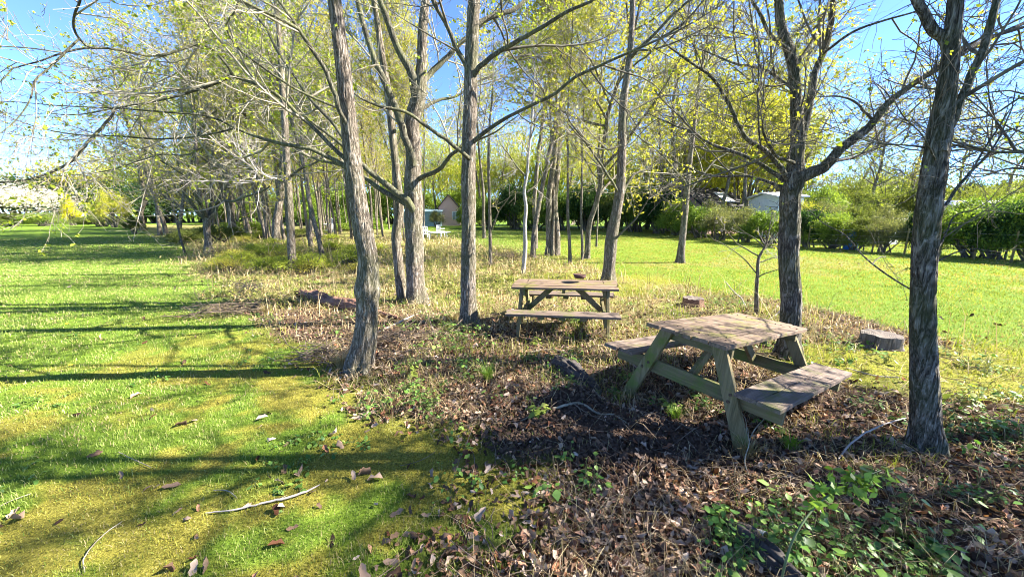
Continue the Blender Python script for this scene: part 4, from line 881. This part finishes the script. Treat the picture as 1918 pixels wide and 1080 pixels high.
# ------------------------------------------------------------------ ground cover
def scatter(n, rng, r0=1.3, r1=45, p=1.5, half=62):
    """points round the camera's foot, thinning with distance as r^-p"""
    u = rng.random(n); k = 2-p
    r = (r0**k+(r1**k-r0**k)*u)**(1/k) if abs(k) > 1e-6 else r0*(r1/r0)**u
    a = np.radians(rng.uniform(-half, half, n)); return r*np.sin(a), r*np.cos(a), r
def trunk_clear(x, y): return np.ones_like(x, bool)
rs = np.random.default_rng(99)
def blades(name, label, n, sel, hgt, wid, colfn, p=1.55, r1=45, lean=.35, mat_='grass', kind='stuff', cat='grass'):
    x, y, r = scatter(n, rs, 1.35, r1, p); keep = rs.random(n) < sel(x, y, r); x, y, r = x[keep], y[keep], r[keep]; n = len(x)
    h = hgt(x, y, r)*rs.uniform(.5, 1.35, n); w_ = np.maximum(wid, r*.0011)*rs.uniform(.7, 1.3, n)
    a = rs.uniform(0, 2*pi, n); d = np.stack([np.cos(a), np.sin(a), 0*a], 1); b = rs.uniform(0, 2*pi, n); l = np.stack([np.cos(b), np.sin(b), 0*b], 1)*(np.abs(rs.normal(0, lean, n))*h)[:, None]
    P = np.stack([x, y, gh(x, y)-.004], 1); up = np.array([0, 0, 1.])
    m1 = P+l*.35+up*(h*.6)[:, None]; tp = P+l*1.15+up*(h*np.where(lean > .8, .55, .95))[:, None]
    hw = d*(w_/2)[:, None]
    V = np.stack([P-hw, P+hw, m1+hw*.75, m1-hw*.75, tp], 1)
    i = np.arange(n)[:, None]*5; cc = colfn(x, y, r, n); cc = np.repeat(cc, 5, 0)
    A = Acc(); A.add(V, i+np.array([[0, 1, 2, 3]]), 0, cc)
    A.F[3].append(i+np.array([[3, 2, 4]])); A.M[3].append(np.zeros(n))
    return tag(link(name, A.mesh(name, M[mat_], True)), label, cat, None, kind)
def pick(t, *cols):
    c = np.array(cols); k = np.clip(t, 0, .9999)*(len(c)-1); i = k.astype(int); f = (k-i)[:, None]; return c[i]*(1-f)+c[i+1]*f
def lawncol(x, y, r, n):
    li, mo, st, ms = zones(x, y)
    g = pick(np.clip(fbm(x, y, .7, 3, 21)*.5+fbm(x, y, .16, 2, 22)*.5-.05+rs.normal(.05, .22, n), 0, 1), (.075, .122, .024), (.16, .228, .042), (.25, .315, .07), (.43, .41, .16))
    y_ = pick(rs.random(n), (.13, .125, .022), (.33, .29, .035), (.52, .45, .085)); f = (mo*.85*(rs.random(n) < .74))[:, None]
    dry = pick(rs.random(n), (.26, .2, .09), (.46, .38, .2)); k = ((rs.random(n) < .08+.30*sstep(.5, .7, fbm(x, y, .45, 3, 39))) | (rs.random(n) < st*.45))[:, None]
    c = g*(1-f)+y_*f; c = np.where(k, dry, c)
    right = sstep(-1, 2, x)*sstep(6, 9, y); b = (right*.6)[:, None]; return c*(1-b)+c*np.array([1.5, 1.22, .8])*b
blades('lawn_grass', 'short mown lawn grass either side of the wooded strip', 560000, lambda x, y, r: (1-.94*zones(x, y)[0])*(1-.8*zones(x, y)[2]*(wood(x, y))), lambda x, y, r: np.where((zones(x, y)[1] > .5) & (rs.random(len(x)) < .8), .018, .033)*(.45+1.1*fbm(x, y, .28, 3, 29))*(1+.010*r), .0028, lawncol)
def strawcol(x, y, r, n): return pick(rs.random(n), (.16, .11, .055), (.36, .265, .125), (.54, .44, .25), (.38, .27, .16))
blades('dry_grass', 'tangled dead straw grass through the wooded strip', 125000, lambda x, y, r: wood(x, y)*(.15+.85*fbm(x, y, .8, 3, 44)**1.5)*(1-.9*soil(x, y))*(1-.7*mossy(x, y))*(1-.62*sstep(3.2, 2.2, y+.25*x)), lambda x, y, r: .10+.12*fbm(x, y, 1.2, 2, 61)+.10*sstep(6, 12, y), .0024, strawcol, lean=1.3, mat_='straw', r1=30, cat='dry grass')
blades('weedy_grass', 'long green grass and weeds growing through the dry strip', 70000, lambda x, y, r: wood(x, y)*sstep(.54, .70, fbm(x, y, .9, 3, 47)+.06*sstep(5, 9, y))*(1-.9*soil(x, y)), lambda x, y, r: .10+.16*fbm(x, y, 1.0, 2, 62)*sstep(2, 7, y), .003,
       lambda x, y, r, n: pick(rs.random(n), (.12, .17, .02), (.25, .29, .04), (.42, .41, .10)), lean=.6, r1=30, cat='grass')

blades('dry_stem', 'tall thin dead stems standing up out of the strip', 5200, lambda x, y, r: wood(x, y)*sstep(5.5, 8, r)*fbm(x, y, 1.5, 2, 48), lambda x, y, r: .45+.4*fbm(x, y, 1.7, 2, 63), .004, strawcol, lean=.45, mat_='straw', r1=30, cat='dry stems')
blob_proto('bramble', 'bramble_bush', 214, 3000, .05, 'bud', clumps=70, hollow=.1, stems=60); blob_proto('bramble2', 'bramble_bush', 215, 3600, .055, 'lime', clumps=70, hollow=.1, stems=40)
for i in range(46):
    px, py = rs.uniform(320, 730), rs.uniform(436, 515); x, y = gp(px, py)
    if wood_d(np.array([x]), np.array([y]))[0] < .6: continue
    q_ = rs.uniform(.45, .95); blob('bramble' if rs.random() < .65 else 'bramble2', x, y, q_*1.9, q_*.75, 'scruffy knee-high bramble clump among dry grass in the back of the strip', 'bramble', 'bramble clumps in the wooded strip')
def leafshape(n, size, rng, lobes=True):
    """curled dead leaves: 5 cross sections x (left, mid, right), local xy plane"""
    t = np.array([0, .22, .45, .72, 1.0]); wv = np.array([.05, .34, .24, .40, .04]) if lobes else np.array([.04, .34, .44, .3, .02])
    s = size*(.45+1.1*rng.random(n)**1.6); cu = rng.normal(0, .5, n); cw = rng.normal(.25, .45, n)
    V = np.zeros((n, 15, 3))
    for i in range(5):
        for j, sg in enumerate((-1, 0, 1)):
            w_ = wv[i]*rng.uniform(.7, 1.25, n)
            V[:, i*3+j, 0] = (t[i]-.5)*s; V[:, i*3+j, 1] = sg*w_*s*(.62)
            V[:, i*3+j, 2] = s*(cu*(t[i]-.5)**2*1.2+cw*abs(sg)*w_*.8)+rng.normal(0, .03, n)*s
    F = []
    for i in range(4):
        for j in range(2): F.append([i*3+j, i*3+j+1, i*3+j+4, i*3+j+3])
    return V, np.array(F), s
def rotrand(V, rng, tilt):
    n = len(V); a = rng.uniform(0, 2*pi, n); b = rng.normal(0, tilt, n); c = rng.normal(0, tilt, n)
    def R(ax, t):
        m = np.zeros((n, 3, 3)); c_, s_ = np.cos(t), np.sin(t); i, j = [(1, 2), (2, 0), (0, 1)][ax]
        m[:, ax, ax] = 1; m[:, i, i] = c_; m[:, j, j] = c_; m[:, i, j] = -s_; m[:, j, i] = s_; return m
    Q = R(2, a)@R(1, b)@R(0, c); return np.einsum('nij,nkj->nki', Q, V)
def dead_leaves(n, sel, size, name, label, r1=24, p=1.6):
    x, y, r = scatter(n, rs, 1.3, r1, p); keep = rs.random(n) < sel(x, y, r); x, y, r = x[keep], y[keep], r[keep]; n = len(x)
    V, F, s = leafshape(n, size, rs); V = rotrand(V, rs, .55)
    V += np.stack([x, y, gh(x, y)+s*.10+rs.random(n)*.015], 1)[:, None, :]
    t = rs.random(n); c = pick(t, (.04, .023, .015), (.10, .058, .036), (.19, .118, .076), (.31, .215, .15), (.48, .38, .30))*rs.uniform(.8, 1.2, (n, 1))
    red = rs.random(n) < .2; c[red] *= np.array([1.2, .85, .7])
    A = Acc(); A.add(V, (np.arange(n)[:, None, None]*15+F[None]).reshape(-1, 4), 0, np.repeat(c, 15, 0))
    return tag(link(name, A.mesh(name, M['litter'], True)), label, 'leaf litter', None, 'stuff')
dead_leaves(95000, lambda x, y, r: np.clip(zones(x, y)[0]*(.45+.8*fbm(x, y, .7, 3, 66))*(1-.75*soil(x, y)), 0, 1)*1.0, .058, 'leaf_litter', 'brown and pinkish dead oak leaves covering the strip floor')
dead_leaves(9000, lambda x, y, r: .16*(1-wood(x, y))*sstep(-4, 0, wood_d(x, y))+.35*zones(x, y)[2], .07, 'stray_leaf', 'scattered dead leaves blown onto the lawn')
# clods on the bare soil
n = 8500; x = SOIL[0]+rs.normal(0, .65, n); y = SOIL[1]+rs.normal(0, .33, n); k = rs.random(n) < soil(x, y); x, y = x[k], y[k]; n = len(x)
ico = nrm(np.array([[0, 0, 1], [.9, 0, .4], [.28, .85, .4], [-.72, .53, .4], [-.72, -.53, .4], [.28, -.85, .4], [0, 0, -.4]])); 
V = ico[None]*(1+rs.normal(0, .2, (n, 7, 1))); V = rotrand(V, rs, .8)*(np.abs(rs.normal(.010, .006, n))+.004)[:, None, None]+np.stack([x, y, gh(x, y)+.003], 1)[:, None]
A = Acc(); A.add(V, (np.arange(n)[:, None, None]*7+np.array([[0, 1, 2], [0, 2, 3], [0, 3, 4], [0, 4, 5], [0, 5, 1], [1, 6, 2], [2, 6, 3], [3, 6, 4], [4, 6, 5], [5, 6, 1]])[None]).reshape(-1, 3)); tag(link('soil_crumbs', A.mesh('soil_crumbs', M['clod'])), 'dark crumbly soil heaped before the near table', 'soil', None, 'stuff')
# twig litter
x, y, r = scatter(9000, rs, 1.3, 16, 1.5); k = rs.random(9000) < .55*wood(x, y)*(1-.6*soil(x, y)); x, y, r = x[k], y[k], r[k]; n = len(x)
a = rs.uniform(0, 2*pi, n); ln = rs.gamma(2, .09, n)+.05; t = np.linspace(-.5, .5, 6)[None, :]; bend = rs.normal(0, .12, (n, 1))
px_ = x[:, None]+np.cos(a)[:, None]*ln[:, None]*t-np.sin(a)[:, None]*ln[:, None]*bend*(t*t*4); py_ = y[:, None]+np.sin(a)[:, None]*ln[:, None]*t+np.cos(a)[:, None]*ln[:, None]*bend*(t*t*4)
P = np.stack([px_, py_, gh(px_, py_)+.02+rs.normal(0, .018, (n, 1))*t+rs.random((n, 1))*.02], -1)
A = Acc(); tubes(A, P, (rs.uniform(.0012, .0032, (n, 1))*np.ones((1, 6))), 4); tag(link('twig_litter', A.mesh('twig_litter', M['twig_litter'])), 'thin fallen twigs strewn over the strip floor', 'twigs', None, 'stuff')

# leafy ground plants
def plant_leaves(acc, x, y, h, nl, size, rng, cols, spread=.5):
    """clumps: nl leaves each on a thin stem, toothed broad leaves"""
    n = len(x); X = np.repeat(x, nl); Y = np.repeat(y, nl); H = np.repeat(h, nl); m = n*nl
    a = rng.uniform(0, 2*pi, m); rr = rng.uniform(.15, 1, m)*spread*H; zz = H*rng.uniform(.35, 1.05, m)
    base = np.stack([X, Y, gh(X, Y)], 1); tip = base+np.stack([np.cos(a)*rr, np.sin(a)*rr, zz], 1)
    mid = (base+tip)/2+np.array([0, 0, 1])*(.18*H)[:, None]; P = np.stack([base, mid, tip], 1)
    tubes(acc, P, np.full((m, 3), .0013), 3, 1, col=np.tile(np.array([[.14, .17, .05]]), (m, 1)))
    V, F, s = leafshape(m, size, rng, False); V[:, :, 0] += (s*.5)[:, None]; V[:, :, 2] *= .45; V[:, :, 1] *= 1.35
    b = rng.normal(.35, .35, m); ca, sa, cb, sb = np.cos(a), np.sin(a), np.cos(b), np.sin(b)
    q = V.copy(); q[:, :, 0] = V[:, :, 0]*cb[:, None]+V[:, :, 2]*sb[:, None]; q[:, :, 2] = -V[:, :, 0]*sb[:, None]+V[:, :, 2]*cb[:, None]
    g = q.copy(); g[:, :, 0] = q[:, :, 0]*ca[:, None]-q[:, :, 1]*sa[:, None]; g[:, :, 1] = q[:, :, 0]*sa[:, None]+q[:, :, 1]*ca[:, None]
    g += tip[:, None]; c = pick(rng.random(m), *cols)*rng.uniform(.8, 1.2, (m, 1))
    acc.add(g, (np.arange(m)[:, None, None]*15+F[None]).reshape(-1, 4), 0, np.repeat(c, 15, 0))
PLC = ((.05, .13, .025), (.11, .22, .035), (.22, .34, .06)); PLY = ((.14, .20, .03), (.24, .30, .05), (.36, .38, .09))
A = Acc()
x, y, r = scatter(6500, rs, 1.3, 9, 1.35)
cl = sstep(.50, .66, fbm(x, y, .55, 3, 81)+.13*np.exp(-(((x-1.9)/1.6)**2+((y-1.95)/.65)**2))+.08*sstep(2, 4, x)*sstep(4, 2.5, y)-.05)
k = rs.random(6500) < cl*wood(x, y)*(1-soil(x, y)); plant_leaves(A, x[k], y[k], rs.uniform(.03, .17, k.sum()), 8, .036, rs, PLC, .75)
k2 = k & (rs.random(6500) < .12); plant_leaves(A, x[k2]+.05, y[k2], rs.uniform(.08, .20, k2.sum()), 5, .050, rs, ((.07, .14, .03), (.14, .24, .05), (.26, .36, .09)), .6)
tag(link('bramble_cover', A.mesh('bramble_cover', [M['plant'], M['plant']])), 'low green bramble and nettle leaves sprouting through the litter', 'ground cover', None, 'stuff')
A = Acc(); x, y, r = scatter(9000, rs, 8.2, 28, 1.2); k = rs.random(9000) < wood(x, y)*sstep(.45, .62, fbm(x, y, 1.4, 3, 83)+.08*sstep(-4, -9, x))*sstep(2, -1.5, x-.10*y); plant_leaves(A, x[k], y[k], rs.uniform(.12, .42, k.sum())*(.6+.5*sstep(9, 16, y[k])), 9, .06, rs, ((.12, .16, .03), (.26, .27, .06), (.42, .35, .14)), .8)
tag(link('weed_cover', A.mesh('weed_cover', [M['plant'], M['straw']])), 'yellow-green brambles and weeds filling the back of the strip', 'ground cover', None, 'stuff')
A = Acc(); x, y, r = scatter(5000, rs, 1.6, 12, 1.4); k = rs.random(5000) < .6*(1-wood(x, y))*(x < 0)*sstep(.56, .64, fbm(x, y, .8, 3, 87)); plant_leaves(A, x[k], y[k], rs.uniform(.02, .045, k.sum()), 6, .032, rs, PLC, 1.1)
tag(link('clover_cover', A.mesh('clover_cover', [M['plant'], M['plant']])), 'low clover and dandelion leaves in the left lawn', 'ground cover', None, 'stuff')

def brush_pile(label, px, py, wm, h, n, seed, m='twig_litter'):
    rng = np.random.default_rng(seed); x, y = gp(px, py); a = rng.uniform(0, 2*pi, n); c = np.stack([rng.normal(0, wm*.3, n), rng.normal(0, wm*.2, n), np.abs(rng.normal(0, h*.45, n))+.01], 1)
    ln = rng.uniform(.15, .5, n)*wm; t = np.linspace(-1, 1, 6)[None, :, None]; d = np.stack([np.cos(a), np.sin(a), rng.normal(0, .22, n)], 1)
    P = c[:, None]+d[:, None]*t*ln[:, None, None]+rng.normal(0, .012, (n, 6, 3)); P[:, :, 2] = np.maximum(P[:, :, 2], -.01); A = Acc(); tubes(A, P, rng.uniform(.002, .006, (n, 1))*np.ones((1, 6)), 4)
    return tag(link('brush_pile', A.mesh('brush_pile', M[m]), None, (x, y, ghs(x, y))), label, 'brush pile')
brush_pile('brown twig heap at the foot of the white sapling cluster', 955, 484, 1.6, .28, 130, 1); brush_pile('tangle of brown twigs by the left lawn edge', 430, 585, 1.0, .16, 90, 2)
brush_pile('low tangle of dead stems behind the rotten red log', 690, 470, 2.0, .3, 130, 3); brush_pile('heap of dry stems right of the leaning oak foot', 760, 640, 1.0, .10, 70, 4); brush_pile('grey-brown twig tangle left of the leaning oak foot', 615, 668, .7, .16, 90, 5)
brush_pile('dark clump of rotted twigs among weeds near the left lawn', 466, 545, .5, .20, 160, 6, 'rot_dark')
# single plants one can point at
def single_plant(label, px, py, h, n, size, cols, seed, name='bramble_plant', cat='plant', spread=.5):
    rng = np.random.default_rng(seed); x, y = gp(px, py); A = Acc(); k = 6
    plant_leaves(A, x+rng.normal(0, h*.12, k), y+rng.normal(0, h*.12, k), np.full(k, h)*rng.uniform(.6, 1.1, k), n, size, rng, cols, spread)
    o = (x, y, ghs(x, y)); shift(A, o); ob = link(name, A.mesh(name, [M['plant'], M['plant']]), None, o); return tag(ob, label, cat)
for i, a_ in enumerate([('bright green leafy plant just right of the leaning oak foot',770,705,.16,5,.06,PLY),('green leaf clump by the left foot of the far table',1005,645,.13,5,.05,PLY),('fresh green seedling beside the pale branch on dark soil',1010,792,.12,5,.06,PLY),
    ('green leaf clump sprouting below the near table corner',1255,775,.14,5,.055,PLY),('leafy green clump right of the moss cushion',1152,742,.12,4,.05,PLC),('pale leafy stem standing right of the thick dark trunk',1798,775,.30,5,.05,PLY),
    ('green weed clump growing against the near table left foot',1170,712,.13,4,.045,PLC),('yellow-green weed clump in front of the rotten red log',620,608,.16,5,.05,PLY),('large-leaved green plant lowest in the middle of the foreground',1350,1000,.15,7,.05,PLC),('broad-leaved green plant near the bottom right corner',1745,1040,.14,7,.05,PLC),('green plant between thick dark trunk and curved pale branch',1640,905,.17,6,.06,PLY)]):
    single_plant(*a_, seed=300+i)
def tuft(label, px, py, h, n, seed, cols):
    rng = np.random.default_rng(seed); x, y = gp(px, py); A = Acc(); a = rng.uniform(0, 2*pi, n); s = rng.uniform(0, .05, n)
    b = np.stack([np.cos(a)*s, np.sin(a)*s, -.01+0*a], 1); hh = h*rng.uniform(.5, 1.1, n); d = np.stack([np.cos(a), np.sin(a), 0*a], 1); ln = rng.uniform(.15, .8, n)*hh
    t = np.linspace(0, 1, 5)[None, :, None]; P = b[:, None]+d[:, None]*ln[:, None, None]*t**1.8+np.array([0, 0, 1])*hh[:, None, None]*(t-.25*t**3)
    wd = np.stack([-np.sin(a), np.cos(a), 0*a], 1)[:, None]*np.array([.0028, .003, .0024, .0015, .0003])[None, :, None]
    V = np.stack([P-wd, P+wd], 2).reshape(n, 10, 3); F = np.array([[i*2, i*2+1, i*2+3, i*2+2] for i in range(4)])
    c = pick(rng.random(n), *cols); A.add(V, (np.arange(n)[:, None, None]*10+F[None]).reshape(-1, 4), 0, np.repeat(c, 10, 0))
    ob = link('grass_tuft', A.mesh('grass_tuft', M['grass']), None, (x, y, ghs(x, y))); return tag(ob, label, 'grass tuft')
GR = ((.08, .17, .02), (.15, .26, .03), (.26, .34, .06)); ST = ((.25, .18, .08), (.45, .36, .2))
tuft('tall green grass tuft in the middle of the litter', 914, 712, .26, 130, 1, GR); tuft('bright green grass tuft in front of the near table seat', 1478, 838, .13, 150, 2, ((.14, .26, .02), (.25, .38, .03)))
tuft('pale dry grass tuft at the left of the leaning oak foot', 640, 690, .30, 160, 3, ST); tuft('dry straw tuft leaning beside the near table foot', 1400, 850, .20, 110, 4, ST); tuft('green grass tuft under the near table front edge', 1262, 790, .18, 90, 5, GR); tuft('dry grass tuft in front of the rotten red log', 500, 590, .28, 150, 6, ST)
tuft('straw tuft at the foot of the straight pale trunk', 850, 600, .22, 110, 7, ST)
# dandelions on the left lawn
M['dandy'] = flat_mat('dandelion_yellow', (.75, .55, .01), (.85, .68, .02), 60, .7, 0)
for i, (px, py, lab) in enumerate([(127,613,'yellow dandelion on the lawn farther from the camera'),(134,693,'yellow dandelion on the lawn just above the trunk shadow'),(30,470,'yellow dandelion far off near the left edge')]):
    x, y = gp(px, py); e = empty('dandelion', (x, y, ghs(x, y))); tag(e, lab, 'flower', 'dandelions on the lawn'); h = .06
    A = Acc(); tubes(A, np.array([[0, 0, 0], [.003, 0, h*.5], [0, 0, h]]), np.full(3, .002), 5, col=np.array([[.14, .2, .04]])); part(A, 'stalk', M['plant'], e)
    A = Acc(); lathe(A, [(.002, h-.004), (.012, h), (.020, h+.006), (.016, h+.011), (.001, h+.013)], 14, rough=.2, seed=i); part(A, 'flower_head', M['dandy'], e)
M['greenstem'] = flat_mat('green_stem', (.05, .08, .03), (.12, .15, .06), 30, .6, 0)
# leaning elder shoot with fresh leaves in the foreground
rng = np.random.default_rng(8); x, y = gp(1455, 1120); b = np.array([x, y, ghs(x, y)])
P = np.array([b, at(1490, 1000, y+.05), at(1530, 945, y+.12), at(1590, 905, y+.2), at(1650, 880, y+.28)]); P, R = resample(P, [.0055, .005, .0042, .0034, .0022], 20); e = empty('elder_shoot', b); tag(e, 'arching green shoot with fresh leaves, nearest at bottom right', 'shoot')
A = Acc(); tubes(A, P-b, R, 8); part(A, 'stem', M['greenstem'], e, smooth=True)
A = Acc(); c, _ = grow(P[None], R[None], 16, .10, .9, 4, rng, .45, 1, .05, .1, .01); q = c[:, 1:].reshape(-1, 3)-b; leaves(A, np.repeat(q, 3, 0)+rng.normal(0, .012, (len(q)*3, 3)), .055, rng, 0, ((.10, .20, .03), (.22, .34, .05)), .3, .5); part(A, 'leaf', M['plant'], e, smooth=True)
print('built', len(bpy.data.objects))
